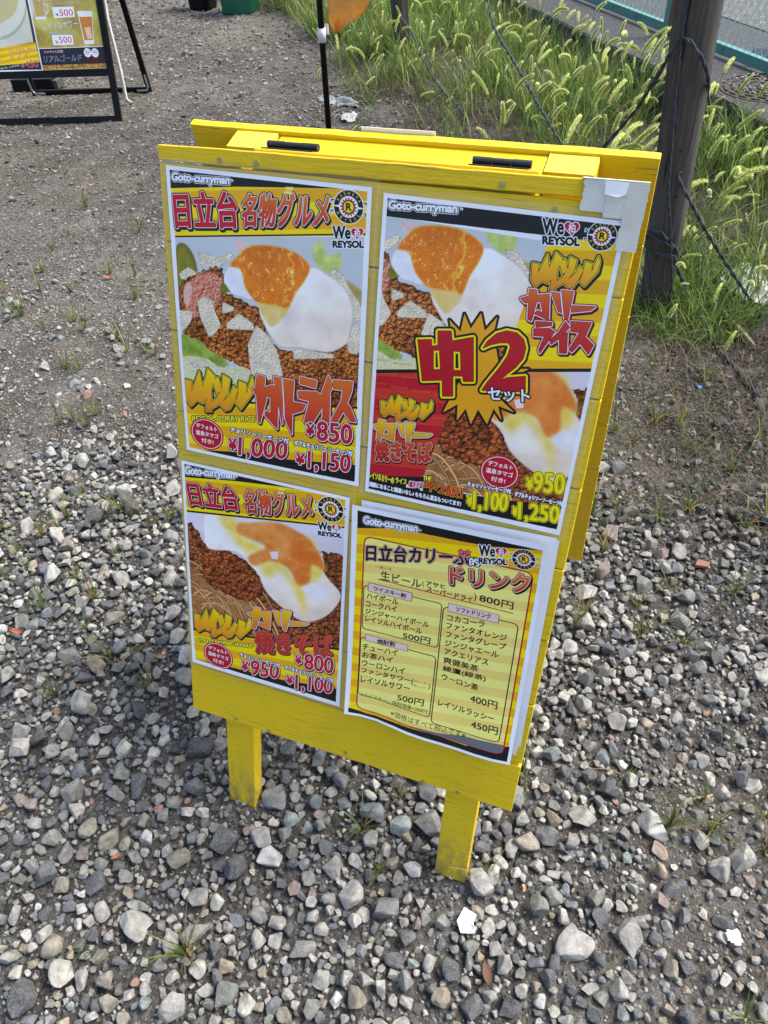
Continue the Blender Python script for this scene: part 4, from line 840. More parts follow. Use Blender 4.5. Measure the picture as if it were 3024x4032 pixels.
def run(n, y0, y1, rlo, rhi, dens, pack=.82):
    x, y = sample(n, y0, y1); r = rlo*(rhi/rlo)**(RNG.random(len(x))**1.3)
    S.extend(place(x, y, r, np.broadcast_to(dens(x, y), x.shape), pack))
run(1500, -.95, 1.7, .018, .031, lambda x, y: dense(x, y)**1.5*.75+.05, .84)
run(15000, -.95, 1.9, .0105, .018, lambda x, y: dense(x, y)*.95+.06, .78)
run(36000, -.95, 2.0, .0062, .0105, lambda x, y: dense(x, y)*.95+.06, .76)
run(34000, -.95, 2.2, .0040, .007, lambda x, y: dense(x, y)*.75+.12, .78)
run(420, 1.6, 4.5, .010, .022, lambda x, y: .4+0*x)
run(9000, 1.5, 4.8, .005, .011, lambda x, y: .5*(1-.4*weed(x, y)))
run(2600, 4.5, 8.6, .008, .026, lambda x, y: .6*(1-.9*weed(x, y)))
S = np.array(S); K = kerb_off(S[:, 0], S[:, 1]) < -.03; S = S[K]
HERO = [(.583, .236, .030, (.50, .49, .46)), (.36, .79, .028, (.40, .39, .36)), (.555, .02, .034, (.30, .29, .27)), (.47, -.03, .034, (.34, .33, .31)), (.60, .20, .02, (.33, .25, .19))]
for hx, hy, hr, _ in HERO: S = S[np.hypot(S[:, 0]-hx, S[:, 1]-hy) > S[:, 2]*.8+hr*.8]
n = len(S)
tint = TINTS[RNG.choice(len(TINTS), n, p=TP)]*RNG.uniform(.8, 1.15, (n, 1))*np.array([1.02, 1., .955])
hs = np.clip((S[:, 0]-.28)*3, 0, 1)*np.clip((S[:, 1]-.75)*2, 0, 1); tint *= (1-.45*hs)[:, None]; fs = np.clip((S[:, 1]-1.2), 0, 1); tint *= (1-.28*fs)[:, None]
flat = RNG.uniform(.5, .88, n); ell = RNG.uniform(.68, 1.0, n)
scl = np.c_[S[:, 2], S[:, 2]*ell, S[:, 2]*flat]*1.12
rot = np.c_[RNG.normal(0, .38, n), RNG.normal(0, .38, n), RNG.uniform(0, 2*PI, n)]
dn = dense(S[:, 0], S[:, 1])
emb = np.where(RNG.random(n) < .3+.6*dn, RNG.uniform(.4, 1.15, n), RNG.uniform(-.1, .45, n))
zc = gz(S[:, 0], S[:, 1])+scl[:, 2]*emb+dn*RNG.uniform(0, .004, n)
CAMP = np.array(cam.location)
app = S[:, 2]/np.sqrt((S[:, 0]-CAMP[0])**2+(S[:, 1]-CAMP[1])**2+CAMP[2]**2)
# inside the photographed wedge of ground (plus a little)
inv_ = (S[:, 0] > xleft(S[:, 1])-.02) & (S[:, 0] < .82) & (S[:, 1] > -.48+(S[:, 0]+.44)*.36-.02)
beh = (S[:, 0] > -.30-.55*(S[:, 1]-.1)) & (S[:, 0] < .32-.02) & (S[:, 1] > .25)
big = np.argsort(-(app*(inv_ & ~beh)))[:300-len(HERO)]
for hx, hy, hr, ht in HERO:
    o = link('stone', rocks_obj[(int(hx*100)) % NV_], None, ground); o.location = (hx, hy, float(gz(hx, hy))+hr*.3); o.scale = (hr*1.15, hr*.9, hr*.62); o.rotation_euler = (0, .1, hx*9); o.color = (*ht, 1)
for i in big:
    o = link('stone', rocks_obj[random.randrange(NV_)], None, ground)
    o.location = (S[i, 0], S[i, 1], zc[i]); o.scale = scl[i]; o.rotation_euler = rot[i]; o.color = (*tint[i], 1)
rest = np.ones(n, bool); rest[big] = False
def scatter(name, label, P, Z, SCL, ROT, TINT, coll):
    me = bpy.data.meshes.new(name); me.vertices.add(len(P)); me.vertices.foreach_set('co', np.c_[P[:, 0], P[:, 1], Z].astype(np.float32).ravel()); me.update()
    for nm, arr in (('scl', SCL), ('rot', ROT)):
        a = me.attributes.new(nm, 'FLOAT_VECTOR', 'POINT'); a.data.foreach_set('vector', arr.astype(np.float32).ravel())
    a = me.attributes.new('tint', 'FLOAT_COLOR', 'POINT'); a.data.foreach_set('color', np.c_[TINT, np.ones(len(P))].astype(np.float32).ravel())
    a = me.attributes.new('pick', 'INT', 'POINT'); a.data.foreach_set('value', RNG.integers(0, len(coll.objects), len(P)).astype(np.int32))
    o = link(name, me); g = bpy.data.node_groups.new(name+'_scatter', 'GeometryNodeTree')
    g.interface.new_socket('Geometry', in_out='INPUT', socket_type='NodeSocketGeometry'); g.interface.new_socket('Geometry', in_out='OUTPUT', socket_type='NodeSocketGeometry')
    N = g.nodes; L = g.links; gi = N.new('NodeGroupInput'); go = N.new('NodeGroupOutput'); ci = N.new('GeometryNodeCollectionInfo')
    ci.inputs['Collection'].default_value = coll; ci.inputs['Separate Children'].default_value = True; ci.inputs['Reset Children'].default_value = True
    ip = N.new('GeometryNodeInstanceOnPoints'); ip.inputs['Pick Instance'].default_value = True
    def attr(nm, ty):
        q = N.new('GeometryNodeInputNamedAttribute'); q.data_type = ty; q.inputs[0].default_value = nm; return q.outputs[0]
    e2r = N.new('FunctionNodeEulerToRotation'); L.new(attr('rot', 'FLOAT_VECTOR'), e2r.inputs[0])
    L.new(gi.outputs[0], ip.inputs['Points']); L.new(ci.outputs[0], ip.inputs['Instance']); L.new(attr('pick', 'INT'), ip.inputs['Instance Index'])
    L.new(e2r.outputs[0], ip.inputs['Rotation']); L.new(attr('scl', 'FLOAT_VECTOR'), ip.inputs['Scale']); L.new(ip.outputs[0], go.inputs[0])
    md = o.modifiers.new('scatter', 'NODES'); md.node_group = g; tag(o, label, kind='stuff'); return o
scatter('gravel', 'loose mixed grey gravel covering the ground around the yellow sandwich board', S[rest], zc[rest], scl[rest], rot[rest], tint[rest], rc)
# fine grit and thin flakes of earth
gx_, gy_ = sample(52000, -.95, 2.6, .3); gr = RNG.uniform(.0016, .0044, len(gx_))
fx_, fy_ = sample(34000, .9, 8.0, .3); fr = (.003+.012*RNG.random(len(fx_))**2)*(.7+.12*fy_)
kk = (RNG.random(len(fx_)) < 1-.85*weed(fx_, fy_)) & (kerb_off(fx_, fy_) < -.03); fx_, fy_, fr = fx_[kk], fy_[kk], fr[kk]
X = np.r_[gx_, fx_]; Y = np.r_[gy_, fy_]; R_ = np.r_[gr, fr]; fl = np.r_[np.full(len(gr), .65), np.full(len(fr), .28)]
m = len(X); tt = TINTS[RNG.choice(len(TINTS), m, p=TP)]*RNG.uniform(.75, 1.15, (m, 1)); ng = len(gr)
tt[ng:] = np.array([.165, .153, .132])*RNG.uniform(.45, 1.6, (m-ng, 1)); lit = RNG.random(m) < .025; tt[lit] = .42
hmv = np.clip((X-.28)*3, 0, 1)*np.clip((Y-.8)*2, 0, 1); tt *= (1-.82*hmv)[:, None]
scatter('grit', 'fine grit and flaky earth crumbs between the stones', np.c_[X, Y], gz(X, Y)+R_*fl*.45, np.c_[R_, R_*RNG.uniform(.6, 1, m), R_*fl],
        np.c_[RNG.normal(0, .2, m), RNG.normal(0, .2, m), RNG.uniform(0, 6.3, m)], tt, rcl)
# ---------------------------------------------------------------- yellow sandwich board
ca, sa_ = math.cos(math.radians(18)), math.sin(math.radians(18))
def bw(u, v, w):                                   # front face: u right, v down the slope, w backwards
    b1 = v-1.216; return (u-.2965, -sa_*b1+ca*w, -ca*b1-sa_*w)
c2, s2 = math.cos(math.radians(32)), math.sin(math.radians(32))
def rw(u, v, w): return bw(u, -.053+v*c2-w*s2, .086+v*s2+w*c2)   # rear panel, w outwards
def edge_u(v): return -.0165-.0145*max(v-.3, 0), .6255-.0125*max(v, 0)
def plank(name, parent, T, ul, ur, v0, v1, w0, w1, seed, mat=YEL, bev=.0012, n=26, v0r=None, ulb=None, urb=None):
    r = random.Random(seed); V = []; F = []
    ulb = ul if ulb is None else ulb; urb = ur if urb is None else urb; v0r = v0 if v0r is None else v0r
    j0 = [r.gauss(0, .00035) for _ in range(n+1)]; j1 = [r.gauss(0, .00035) for _ in range(n+1)]
    for i in range(n+1):
        t = i/n
        for (w) in (w0, w1):
            a = v0+(v0r-v0)*t+j0[i]; b = v1+j1[i]
            V.append(T(ul+(ur-ul)*t, a, w)); V.append(T(ulb+(urb-ulb)*t, b, w))
    for i in range(n):
        a = i*4; b = a+4
        F += [(a, b, b+1, a+1), (a+2, a+3, b+3, b+2), (a, a+2, b+2, b), (a+1, b+1, b+3, a+3)]
    F += [(0, 1, 3, 2), (n*4, n*4+2, n*4+3, n*4+1)]
    return MB().add(V, F).build(name, mat, parent, False, bev)
board = empty('sandwich_board'); tag(board, 'bright yellow painted wooden sandwich board standing on the gravel, hung with menu posters', 'sandwich board')
plank('top_strip', board, bw, -.0162, .6255, -.026, -.0065, -.0018, .012, 1, v0r=-.0265)
vs = [-.0045]+[.0994+.1277*i for i in range(7)]+[.9795]
for i in range(8):
    v0, v1 = vs[i]+.0009, vs[i+1]-.0009; a = edge_u(v0); b = edge_u(v1)
    plank('plank', board, bw, a[0], a[1], v0, v1, random.uniform(-.0008, .0006), .0125, 10+i, v0r=-.0032 if i == 0 else (v0 if i < 7 else v0+.006), ulb=b[0], urb=b[1])
# legs and rails behind the front planks
for k, (u0, u1) in enumerate(((.0435, .1045), (.4925, .5535))):
    MB().box((u0, -.0235 if k == 0 else .02, .0128), (u1, 1.217, .0430), lambda a, b, c: bw(a-(.004*(b) if k == 0 else 0), b, c)).build('leg', YEL, board, False, .0015)
MB().box((.1225, -.030, .0130), (.500, .018, .0405), bw).build('hinge_rail', YEL, board, False, .0012)
rear_fr = empty('rear_frame'); rear_fr.parent = board; 
for i in range(8):
    v0 = .001+.1262*i; plank('plank', rear_fr, rw, -.021, .6305, v0, v0+.1245, -.0010, .0125, 40+i)
for u0, u1 in ((.056, .122), (.498, .561)): MB().box((u0, .0060, -.0400), (u1, 1.2166, -.0012), rw).build('leg', YEL, rear_fr, False, .0015)
for u0, u1 in ((.056, .122), (.498, .561)): MB().box((u0+.001, .0040, -.0395), (u1-.001, .0059, -.0015), rw).build('end_grain', YEND, rear_fr)
MB().box((.0445, -.0248, .0135), (.1035, -.0236, .0425), bw).build('end_grain', YEND, board)
MB().box((.1245, .0075, -.0370), (.497, .058, -.0012), rw).build('hinge_rail', YEL, rear_fr, False, .0012)
for u0, u1 in ((.128, .203), (.412, .486)):
    h = MB(); n = 3
    for j in range(3):
        a = u0+(u1-u0)*(j*1.)/3+.0004; b = u0+(u1-u0)*(j+1)/3-.0004; h.tube([bw(a, -.0355, .0425), bw(b, -.0355, .0425)], .0048 if j != 1 else .0044, 12)
    h.box((u0, -.0316, .0215), (u1, -.0302, .0405), bw).build('hinge', HINGE, board, False)
for u, v in ((.080, -.013), (.135, -.013), (.462, -.013), (.527, .009), (.071, .968), (.142, .972), (.451, .974), (.516, .973), (.30, .965)):
    s = MB(); s.tube([bw(u, v, -.0034 if v < .0 else -.0016), bw(u, v, .002)], .0042, 12)
    s.box((u-.0024, v-.0004, -.0039 if v < 0 else -.0021), (u+.0024, v+.0004, 0), bw).box((u-.0004, v-.0024, -.0041 if v < 0 else -.0023), (u+.0004, v+.0024, 0), bw)
    s.build('screw', SCREW, board)
# white sheet edges of the posters on the far side
MB().box((.24, -.004, .0140), (.345, .30, .0146), rw).build('rear_sheet', PAPER, rear_fr)
MB().box((-.0245, .03, .0140), (.05, .42, .0146), rw).build('rear_sheet', PAPER, rear_fr)
# fibre tape folded over the right hand corner
tp = empty('fibre_tape'); tag(tp, 'strips of whitish fibre tape folded over the top right corner of the yellow board', 'tape')
def tape(us, vs_, w, nm, jag=.0008):
    V = []; F = []; n = 16; r = random.Random(nm)
    for i in range(n+1):
        t = i/n; v = vs_[0]+(vs_[1]-vs_[0])*t; du = r.gauss(0, jag)
        V += [bw(us[0]+du, v, w), bw(us[1]+r.gauss(0, .0003), v, w)]
    for i in range(n): F.append((2*i, 2*i+1, 2*i+3, 2*i+2))
    o = MB().add(V, F).build(nm, TAPE, tp); m = o.modifiers.new('t', 'SOLIDIFY'); m.thickness = .0003; return o
tape((.556, .6275), (-.0275, .007), -.0052, 'tape_strip'); tape((.604, .6272), (-.0278, .046), -.0062, 'tape_strip'); tape((.583, .6280), (-.0270, .012), -.0058, 'tape_strip')
MB().box((.553, -.0281, -.0060), (.6275, -.0276, .0150), bw).build('tape_fold', TAPE, tp)
MB().add([bw(.5795, -.027, -.0085), bw(.606, -.0268, -.0085), bw(.604, -.014, -.0095), bw(.596, -.0105, -.010), bw(.581, -.0125, -.009)], [(0, 1, 2, 3, 4)]).build('loose_flap', PAPER, tp)
# ---------------------------------------------------------------- posters
def sheet(name, Q, w, wave, nx=10, ny=14, T=bw, grow=0.):
    (a, b, c, d) = [np.array(q, float) for q in Q]; V = []; UV = []; F = []
    for j in range(ny+1):
        for i in range(nx+1):
            s = i/nx; t = j/ny; s2_ = s+(s-.5)*grow; t2 = t+(t-.5)*grow*.7
            q = (a*(1-s2_)+b*s2_)*(1-t2)+(d*(1-s2_)+c*s2_)*t2; dv = 0; dw = 0
            r = wave(s, t); dw = r[0]; dv = r[1]
            V.append(T(q[0], q[1]+dv, w+dw)); UV.append((s, 1-t))
    for j in range(ny):
        for i in range(nx): k = j*(nx+1)+i; F.append((k, k+nx+1, k+nx+2, k+1))
    return mesh_np(name, V, np.array(F), True, uv=UV)
flatw = lambda s, t: (-.0007*math.sin(s*5+t*3)*math.sin(t*4)-.0004, 0)
def menu(key, Q, w, wave, label, seed, film=True):
    c = Canvas(297, 420, 4, seed); c.run(PRINTS[key]); c.border(5.6); im = c.image('print_'+key)
    me = sheet('menu_poster', Q, w, wave); o = link('menu_poster', me, mat_print('print_'+key, im)); tag(o, label, 'poster')
    if film:
        me2 = sheet('laminate_film', Q, w+.0007, wave, 22, 30, grow=.062); bm = bmesh.new(); bm.from_mesh(me2)
        bm.faces.ensure_lookup_table(); kill = [f for k, f in enumerate(bm.faces) if 0 < k % 22 < 21 and 0 < k//22 < 29]; bmesh.ops.delete(bm, geom=kill, context='FACES'); bm.to_mesh(me2); bm.free()
        f = link('laminate_film', me2, FILM, o)
    return o
menu('UL', [(-.004, -.001), (.298, .003), (.300, .418), (0, .418)], -.0034, flatw, 'upper left poster on the yellow board, egg on curry rice, marked 850 yen', 3)
menu('UR', [(.314, .008), (.612, .014), (.604, .427), (.311, .423)], -.0034, flatw, 'upper right poster with an orange starburst and two dishes, marked 950 yen', 4)
menu('LL', [(-.012, .439), (.287, .440), (.285, .858), (-.018, .857)], -.0030, flatw, 'lower left poster on the yellow board, egg on fried noodles, marked 800 yen', 5)
curl = lambda s, t: (-.004-.009*max(t-.72, 0)/.28*(.35+.65*math.sin(2.2+s*6.2)**2)*.9-.006*(1-t)**6*(.3+s), .007*max(t-.7, 0)/.3*math.sin(s*6.4+.4)*(-.7))
menu('LR', [(.294, .447), (.593, .440), (.597, .862), (.299, .861)], -.0046, curl, 'lower right poster, a yellow drinks price list with curling bottom edge', 6, False)
for k, (du, dv) in enumerate(((.0085, -.008), (.0125, -.0045))):
    me = sheet('spare_sheet', [(.298+du, .447+dv), (.593+du, .440+dv), (.595+du, .857+dv), (.301+du, .856+dv)], -.0034+.0008*k, lambda s, t: (-.003*max(t-.75, 0)/.25*math.sin(s*5), 0))
    tag(link('spare_sheet', me, PAPER), ('white sheet just behind the drinks price list, showing a narrow margin', 'rearmost white sheet behind the drinks price list, sticking out furthest right')[k], 'paper sheet')
# ---------------------------------------------------------------- black A frame sign, upper left
an = np.array([-.270, .963, 0]); aa = np.array([.963, .270, 0]); FRp = np.array([-3.237, 3.941, 0])
L_, Lr = .30, .17
upf = an*math.sin(L_)+np.array([0, 0, math.cos(L_)]); nf = np.cross(aa, upf)    # outward (towards viewer) normal
def fp(r, h, d): return tuple(FRp-aa*r+upf*h-nf*(-d))                            # r left from the right edge, d towards the viewer
RRp = np.array([-3.419, 4.59, 0]); upr = -an*math.sin(Lr)+np.array([0, 0, math.cos(Lr)]); nr = np.cross(aa, upr)
def bp(r, h, d): return tuple(RRp-aa*r+upr*h-nr*(-d))
fr = empty('black_frame_sign'); tag(fr, 'black metal folding sign with drink posters, standing on bare earth at upper left', 'sign')
WB = .92
for nm, b in (('upright', ((0, 0, -.022), (.042, 1.42, 0))), ('upright', ((WB-.042, 0, -.022), (WB, 1.42, 0))), ('bottom_bar', ((.0422, 0, -.021), (WB-.0422, .038, -.001))),
              ('panel_rail', ((.0422, .270, -.021), (WB-.0422, .312, -.001))), ('top_bar', ((.0422, 1.38, -.021), (WB-.0422, 1.42, -.001)))):
    MB().box(b[0], b[1], fp).build(nm, BLACKM, fr, False, .001)
MB().box((.0422, .312, -.016), (WB-.0422, 1.38, -.008), fp).build('back_panel', BLACKM, fr)
rf = empty('rear_frame'); rf.parent = fr
for nm, b in (('upright', ((0, 0, -.02), (.036, 1.36, 0))), ('upright', ((WB-.036, 0, -.02), (WB, 1.36, 0))), ('bottom_bar', ((.0362, 0, -.019), (WB-.0362, .036, -.001)))):
    MB().box(b[0], b[1], bp).build(nm, BLACKM, rf, False, .001)
for r0, sg in ((.014, 1), (WB-.014, -1)):
    h = MB(); pts = [bp(r0, .125, .003), bp(r0, .04, .003), bp(r0+sg*.012, .02, .003), bp(r0+sg*.09, .018, .003)]
    V = []
    for j in range(3): h.tube([pts[j], pts[j+1]], .0085, 4)
    h.build('corner_bracket', ALU, rf)
# drink posters on it
cv_ = Canvas(836, 1068, 1.5, 9, (200, 196, 120))
X_ = lambda r, h: (r, h)
PX = lambda r, h: (878-r, 1380-h)
def pq(*a): return [PX(*q) for q in a]
ops = [('P', (176, 164, 60), pq((482, 1380), (42, 1380), (42, 312), (482, 312)))]
ops += [('P', (205, 208, 180), pq((878, 1380), (497, 1380), (497, 312), (878, 312)))]
cv_.run(ops)
H, W = cv_.a.shape[:2]; nz = fbm(H, W, 150, cv_.rng, 4)[..., None]; x0 = int(396*1.5)
cv_.a[:, x0:] = (np.array((168, 128, 44))*(1-nz)+np.array((196, 206, 110))*nz)[:, x0:]*(.8+.4*nz[:, x0:])
cv_.a[:, :x0-20] = (np.array((206, 206, 170))*(1-nz)+np.array((226, 226, 206))*nz)[:, :x0-20]
def ell(r, h, a, b, col): q = PX(r, h); cv_.circle(q, a, b, col)
ell(760, 700, 300, 270, (214, 214, 196)); ell(760, 720, 262, 232, (176, 186, 172)); ell(760, 730, 254, 224, (222, 222, 206)); ell(770, 735, 222, 160, (206, 196, 140)); ell(800, 720, 110, 60, (226, 196, 104))
cv_.run([('P', (70, 62, 60), pq((497, 1380), (484, 1380), (484, 470), (510, 474))),
         ('P', (46, 40, 40), pq((878, 430), (490, 475), (490, 312), (878, 312)))])
cv_.banded(pq((878, 436), (497, 470), (492, 360), (878, 345)))
cv_.run([('P', (236, 238, 244), pq((497, 1380), (483, 1380), (483, 312), (490, 312))),
         ('P', (236, 238, 244), pq((878, 324), (484, 317), (484, 312), (878, 312))),
         ('T', 'LO', 'ラッシー', pq((700, 372), (508, 392), (690, 452))), ('T', 'RP', '¥', pq((628, 332), (606, 332), (627, 356))), ('T', 'RP', '450', pq((599, 330), (508, 333), (598, 370))),
         ('T', 'W0', 'SOL LASSI', pq((775, 326), (640, 342), (776, 336))),
         ('P', (206, 194, 60), pq((878, 450), (790, 378), (760, 372), (752, 440), (775, 410), (790, 470), (820, 440), (840, 480), (878, 460))),
         # tumbler and mug
         ('P', (232, 232, 236), pq((180, 632), (80, 628), (103, 450), (167, 450))), ('P', (206, 130, 50), pq((172, 600), (86, 598), (106, 472), (162, 472))), ('P', (232, 200, 160), pq((150, 540), (110, 545), (108, 480), (140, 478))), ('P', (236, 236, 240), pq((164, 470), (106, 470), (106, 456), (163, 456))),
         ('P', (210, 200, 180), pq((465, 760), (384, 760), (388, 588), (466, 588))), ('P', (196, 168, 96), pq((458, 740), (394, 740), (396, 612), (458, 612))), ('P', (238, 238, 240), pq((464, 606), (390, 606), (392, 596), (464, 596))),
         ('P', (226, 222, 200), pq((384, 680), (368, 676), (366, 630), (386, 618), (386, 628), (374, 638), (375, 664), (384, 670))),
         ('T', 'NW', 'レイソルハイボール', pq((420, 690), (100, 690), (418, 722))), ('T', 'NW', '(ウイスキー+リアルゴールド)', pq((355, 667), (145, 666), (354, 684))),
         ('P', (240, 241, 246), pq((340, 657), (198, 655), (200, 600), (340, 598))), ('T', 'K2', '¥', pq((325, 607), (305, 607), (325, 626))), ('T', 'RP', '500', pq((298, 608), (208, 608), (298, 642))),
         ('T', 'NW', 'レイソルサワー', pq((426, 536), (190, 545), (424, 574))), ('T', 'NW', '(焼酎+リアルゴールド)', pq((393, 511), (224, 511), (391, 527))),
         ('P', (240, 241, 246), pq((378, 508), (238, 504), (240, 450), (378, 450))), ('T', 'K2', '¥', pq((362, 458), (342, 458), (362, 478))), ('T', 'RP', '500', pq((334, 462), (248, 462), (334, 496))),
         ('P', (236, 236, 240), pq((482, 437), (42, 437), (42, 433), (482, 433))), ('P', (42, 40, 44), pq((482, 433), (42, 433), (42, 341), (482, 341))), ('P', (60, 44, 22), pq((482, 341), (42, 341), (42, 317), (482, 317))),
         ('T', 'RP', 'シャキッと元気!', pq((452, 408), (322, 408), (450, 424))), ('T', 'NV', 'リアルゴールド', pq((462, 358), (206, 360), (458, 396)))])
st = fbm(int(24*1.5), int(440*1.5), 12, cv_.rng, 4)[..., None]; yy0 = int((1380-341)*1.5); cv_.a[yy0:yy0+st.shape[0], x0:x0+st.shape[1]] = np.array((90, 50, 14))*(1-st)+np.array((236, 190, 110))*st*1.1
for r, h in ((157, 403), (107, 401)):
    ell(r, h, 25, 25, PAL['W'])
    for k, s_ in enumerate(('肉体疲労時の', '栄養補給', 'ビタミン')): cv_.text('K0', s_, pq((r+18, h+8-k*9), (r-18, h+8-k*9), (r+18, h+14-k*9)))
cv_.run([('P', (96, 20, 26), pq((165, 375), (85, 372), (85, 352), (165, 352)))])
me = mesh_np('drink_posters', [fp(878, 312, 0)]*0+[fp(.878, .312, -.0065), fp(.0424, .312, -.0065), fp(.0424, 1.38, -.0065), fp(.878, 1.38, -.0065)], np.array([[0, 1, 2, 3]]), uv=[(0, 0), (1, 0), (1, 1), (0, 1)])
link('drink_posters', me, mat_print('print_drinks', cv_.image('print_drinks'), .35), fr)
w_ = MB(); 
def wt(a, b, c): return tuple(np.array([-4.36, 4.50, 0])+aa*a+an*b+np.array([0, 0, c]))
wo = empty('sign_weight'); tag(wo, 'black block weight lying behind the black folding sign', 'weight')
MB().box((-.19, -.06, 0), (.13, .10, .085), wt).build('weight_block', BLACKM, wo, False, .006); MB().box((.1302, -.045, .008), (.165, .08, .07), wt).build('carry_end', simple('dull_steel', (.10, .095, .08), .5, .4), wo, False, .003)
# cord hanging beside it
cd = MB(); cd.tube([(-3.62, 4.62, .95), (-3.52, 4.5, .66), (-3.49, 4.42, .60), (-3.46, 4.36, .50), (-3.44, 4.33, .36), (-3.42, 4.30, .2), (-3.42, 4.28, .04), (-3.40, 4.30, .012)], [.006, .007, .009, .009, .010, .012, .012, .010], 6)
tag(cd.build('white_cord', simple('dirty_white_cord', (.55, .54, .5), .6, 0, .3), None, True), 'pale cord hanging down beside the black folding sign', 'cord')
# ---------------------------------------------------------------- flag pole with orange flag
pr = empty('flag_pole', (-1.60, 3.70, 0)); tag(pr, 'black pole with an orange flag, stuck in the ground behind the yellow board', 'flag pole')
PB = Vector((-1.60, 3.70, 0)); PT = Vector((-1.515, 3.60, 1.75))
MB().tube([(0, 0, -.05), tuple((PT-PB))], .0165, 12).build('pole', BLACKM, pr, True)
def onp(z): return (PT-PB)*(z/1.75)
q = onp(.615)
FP = [(-1.50, 3.64, .952), (-1.513, 3.65, .761), (-1.507, 3.65, .695), (-1.520, 3.66, .665), (-1.505, 3.66, .625), (-1.476, 3.62, .616), (-1.396, 3.58, .657), (-1.338, 3.55, .697), (-1.27, 3.52, .727), (-1.236, 3.5, .766), (-1.206, 3.48, .795), (-1.159, 3.45, .873), (-1.134, 3.42, .981)]
V = []; F = []; nz_, nx_ = 26, 18
zl = lambda z: float(np.interp(z, [.616, .665, .76, .95, 1.6], [-1.478, -1.519, -1.513, -1.50, -1.49])); zr = lambda z: float(np.interp(z, [.616, .657, .697, .727, .795, .873, .98, 1.6], [-1.474, -1.396, -1.338, -1.27, -1.206, -1.159, -1.134, -1.12]))
for j in range(nz_+1):
    z = .616+(1.6-.616)*(j/nz_)**1.4
    for i in range(nx_+1):
        t = i/nx_; xx = zl(z)+(zr(z)-zl(z))*t; V.append((xx, 3.65-.55*(xx+1.51)+.014*math.sin(t*9+z*13)+.010*math.sin(t*4-z*31), z+.006*math.sin(t*25)*(j == 0)))
for j in range(nz_):
    for i in range(nx_): k = j*(nx_+1)+i; F.append((k, k+1, k+nx_+2, k+nx_+1))
tf = NT('orange_flag_cloth'); nn = tf.noise(tf.obj(), 16, 5, .6); cc = tf.mix(nn, (.62, .34, .08), (.80, .50, .14)); tf.set(Base__Color=cc, Roughness=.7, Normal=tf.bump(nn, .8, .02))
tr_ = tf.n('BsdfTranslucent', Color=cc); mx = tf.n('MixShader', Fac=.45, i1=tf.b.outputs[0], i2=tr_.outputs[0]); tf.l(mx.outputs[0], tf.t.nodes['Material Output'].inputs[0])
fo = link('flag', mesh_np('flag', V, np.array(F), True), tf.m); tag(fo, 'yellowish orange wind-blown flag cloth tied to the black pole, top edge of the picture', 'flag')
m_ = fo.modifiers.new('t', 'SOLIDIFY'); m_.thickness = .0006
tpc = [PB+onp(.57), PB+onp(.635)]
MB().tube([tuple(tpc[0]-PB), tuple(tpc[1]-PB)], .0215, 14).build('white_tape', simple('pole_tape', (.66, .67, .70), .5, 0, .1, 60), pr, True)
MB().box((.03, -.012, .60), (.062, -.009, .648)).build('tape_end', simple('pole_tape', (.66, .67, .70), .5, 0, .1, 60), pr)

# ---------------------------------------------------------------- wooden posts
def post(name, base, top, r, label, seed):
    root = empty(name, base); tag(root, label, 'post'); b = Vector(base); t = Vector(top); n = 28; m = 40; V = []; F = []; rr = random.Random(seed)
    ph = [rr.uniform(0, 6.28) for _ in range(5)]
    for i in range(m+1):
        u = i/m; c = (t-b)*u+Vector((0, 0, -.06*(1-u)))
        for k in range(n):
            a = 2*PI*k/n; R = r*(.90+.34*u)*(1+.03*math.sin(2*a+ph[0]+u*2)+.02*math.sin(5*a+ph[1]+u*3)+.012*math.sin(13*a+ph[2])+.008*math.sin(u*40+a*3))
            for (ac, wd, dp) in ((3.6+ph[3]*.02, .10, .22), (5.3, .07, .16), (4.35, .05, .12)):
                dd = abs((a-ac-.05*math.sin(u*9)+PI) % (2*PI)-PI)
                if dd < wd*1.6: R *= 1-dp*math.exp(-(dd/wd)**2)
            V.append((c.x+R*math.cos(a), c.y+R*math.sin(a), c.z))
    for i in range(m):
        for k in range(n): a_ = i*n+k; b_ = i*n+(k+1) % n; F.append((a_, b_, b_+n, a_+n))
    F.append(tuple(range(m*n, m*n+n)))
    MB().add(V, F).build('post_shaft', WOOD, root, True); return root
P1 = post('wooden_post', (.385, 2.315, 0), (.272, 2.24, 1.55), .060, 'round weathered wooden post wound with dark rope, right behind the yellow board', 1)
for z, a in ((.62, 4.9), (.47, 5.0), (.24, 4.4), (.78, 4.3)):
    c = Vector((.385-.113*z/1.55, 2.315-.075*z/1.55, z))-Vector((.385, 2.315, 0)); d = Vector((math.cos(a), math.sin(a), 0))
    MB().tube([tuple(c+d*.056), tuple(c+d*.0640)], .0038, 8).build('nail_hole', simple('nail_dark', (.01, .01, .01), .9), P1)
P2 = post('wooden_post', (-1.79, 5.60, 0), (-1.86, 5.55, 1.3), .062, 'round grey wooden post rising from the middle of the foxtail grass', 2)
